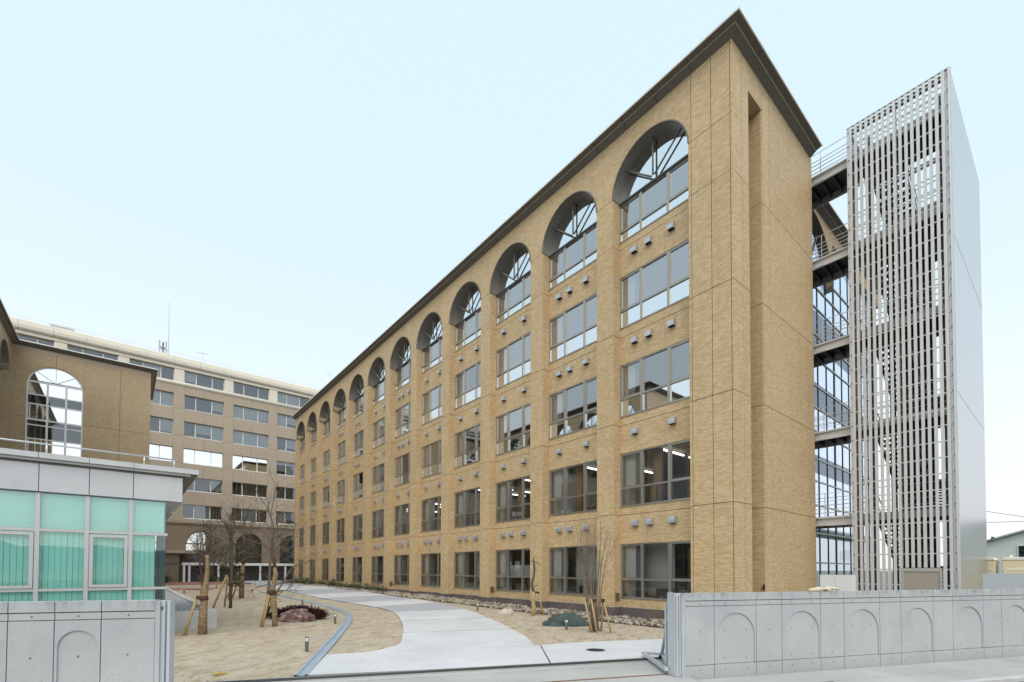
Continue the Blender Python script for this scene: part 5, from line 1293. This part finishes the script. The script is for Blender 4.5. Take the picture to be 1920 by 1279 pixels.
for q, (dx, h, b0) in enumerate(stems):
    dd = rg.uniform(-.2, .2); P = [wpt(b9, b0, -.03, dd * .1), wpt(b9, b0 + dx * .25, .8, dd * .3), wpt(b9, dx * .55, 1.5, dd * .6), wpt(b9, dx * .8 + rg.uniform(-.05, .05), 2.3, dd), wpt(b9, dx, h, dd)]
    MB().tube(P, [.030, .026, .022, .015, .006], 6).build('stem', 'bark_light', T, smooth=True)
    for w in range(7):
        i = rg.randint(2, 3); a = P[i].lerp(P[i + 1 if i < 4 else 4], rg.random())
        limb(m, a, xr * (dx * .9 + rg.uniform(-.5, .5)) + zz * 1.0 + fl * rg.uniform(-.4, .4), rg.uniform(.5, 1.0), .008, 1, rg, .5, .25, 4, .0028, (1, 3), .12)
m.build('twigs', 'bark_light', T)
st = []
for dx0, dx1, dd0, dd1 in ((-.02, -.26, -.25, -.1), (.13, -.02, -.3, -.05), (.30, .08, .3, .05), (.36, .40, .2, .05), (.62, .38, -.2, 0)):
    st.append((wpt(b9, dx0 - .05, -.02, dd0), wpt(b9, dx1 - .05, 1.12, dd1), .04))
support('ring of five wooden stakes around the multi-stem tree', b9, st, [(wpt(b9, -.26, 1.05), .055, .05), (wpt(b9, -.04, 1.06), .05, .05), (wpt(b9, .06, 1.06), .05, .05), (wpt(b9, .34, 1.06), .065, .06)])
# dark red shrub behind the red boulder
b0 = (-12.6, -11.1, gz(-12.6))
T = thing('dark_red_shrub', 'low dark red spreading shrub behind the reddish boulder', 'shrub', b0)
m = MB(); rg = random.Random(66)
for i in range(1500):
    t = rg.uniform(-1, 1); base = wpt(b0, t * 1.0, 0, rg.uniform(-.3, .3)); h = (.54 - .26 * t * t) * rg.uniform(.6, 1.1)
    tip = base + Vector((rg.gauss(0, .12), rg.gauss(0, .12), h)) + xr * t * .12
    sd_ = Vector((rg.gauss(0, 1), rg.gauss(0, 1), 0)).normalized() * .018
    mid = base.lerp(tip, .6)
    m.quad(base, mid + sd_, tip, mid - sd_)
    for q in range(4):
        c = base.lerp(tip, rg.uniform(.35, 1)); a = Vector((rg.gauss(0, 1), rg.gauss(0, 1), rg.gauss(0, 1))).normalized() * .04; b = a.cross(Vector((rg.gauss(0, 1), rg.gauss(0, 1), 1))).normalized() * .018
        m.quad(c - a, c + b, c + a, c - b)
m.build('foliage', 'leaf_red', T)
# small dry shrubs along the plinth
rg = random.Random(90); shr = [(-1.75, -1.15, .75, 'dry leafy shrub nearest the gate, in the stone strip'), (-2.9, -.9, .65, 'second thin shrub from the gate, in the stone strip'), (-4.9, -1.0, .7, 'leafless shrub between the green boulder and the tiled wall'), (-6.8, -1.1, .65, 'dry shrub right of the pruned tree in the stone strip'),
       (-10.6, -1.0, .6, 'dry shrub left of the pale beige boulder in the stone strip'), (-12.9, -.9, .6, 'dry shrub in the stone strip near the path edge light'), (-15.5, -.9, .6, 'dry shrub in the stone strip under the fourth bay'), (-19, -.9, .6, 'dry shrub in the stone strip under the middle bays'), (-24, -.9, .65, 'low shrub against the plinth of the far bays')]
for x, y, h, lb in shr:
    b = (x, y, gz(x)); T = thing('dry_shrub', lb, 'shrub', b, 'dry shrubs along the tiled building')
    m = MB()
    for q in range(9): limb(m, (x + rg.gauss(0, .04), y + rg.gauss(0, .04), gz(x)), (rg.gauss(0, .35), rg.gauss(0, .35), 1), h * rg.uniform(.6, 1.0), .008, 1, rg, .7, .2, 3, .003, (1, 3))
    m.build('twigs', 'bark_light', T)
    leafy(T, 'leaf_dry', [((x + rg.gauss(0, .1), y + rg.gauss(0, .1), gz(x) + h * rg.uniform(.5, .95)), .22) for q in range(5)], 70 if x < -1.8 else 130, int(-x * 10), .022)
# far hedge along the plinth of the last bays
T = thing('low_hedge', 'low dark hedge along the far bays of the tiled building', 'hedge', (-40, -.7, gz(-40)))
leafy(T, 'leaf_green', [((x_, -.7 + rg.uniform(-.3, .3), gz(x_) + rg.uniform(.05, .32)), .35) for x_ in [-27 - i * .45 for i in range(64)]], 6500, 8, .06)
for x_ in (-30, -36, -42, -48, -53): MB().tube([(x_, -.7, gz(x_) - .05), (x_, -.7, gz(x_) + .3)], .02, 5).build('stem', 'bark', T)
for (x, y, r_, lb) in ((-60, -13.5, .9, 'clipped dark bush beside the pavilion, near the far porch'), (-62.8, -8.8, .8, 'round dark bush under the entrance canopy')):
    T = thing('round_bush', lb, 'bush', (x, y, .42)); leafy(T, 'leaf_green', [((x + rg.gauss(0, .5), y + rg.gauss(0, .7), .42 + rg.uniform(.2, .9) * r_), .6) for q in range(8)], 1500, int(-x), .09)
    MB().tube([(x, y, .38), (x, y, .9)], .05, 6).build('stem', 'bark', T)
# grit and dead leaves lying on the sand
gm = MB(); rg = random.Random(123)
for i in range(1500):
    x = rg.uniform(-24, -1.0); y = rg.uniform(-15.5, -1.8)
    if y < drain_y(x) + .1: continue
    r_ = rg.uniform(.010, .030); z = sandz(x, y); b = len(gm.v); ph = rg.uniform(0, 6.28)
    for q in range(4):
        t = ph + q * 1.571; rr_ = r_ * rg.uniform(.6, 1.3); gm.v.append((x + rr_ * math.cos(t), y + rr_ * math.sin(t), z - .004))
    gm.v.append((x, y, z + r_ * .7)); gm.f += [(b, b + 1, b + 4), (b + 1, b + 2, b + 4), (b + 2, b + 3, b + 4), (b + 3, b, b + 4)]
tag(stuff(gm.build('ground_litter', 'cobble')), 'scattered grit and small stones on the sandy ground', 'grit')
# bundle of yellow straw rope on the sand
SR = thing('straw_bundle', 'small yellow tangle of straw rope on the sand by the left gate jamb', 'rope', (-3.1, -15.1, .02))
rg = random.Random(4); m = MB()
for q in range(14):
    a = wpt((-3.1, -15.1, .03), rg.uniform(-.14, -.06), rg.uniform(0, .015), rg.uniform(-.03, .03)); pts = [a]
    for i in range(4): pts.append(pts[-1] + xr * rg.uniform(.02, .06) + fl * rg.gauss(0, .03) + Vector((0, 0, rg.gauss(0, .008))))
    m.tube([(p.x, p.y, max(.02, p.z)) for p in pts], .006, 4)
m.build('strands', 'straw', SR)
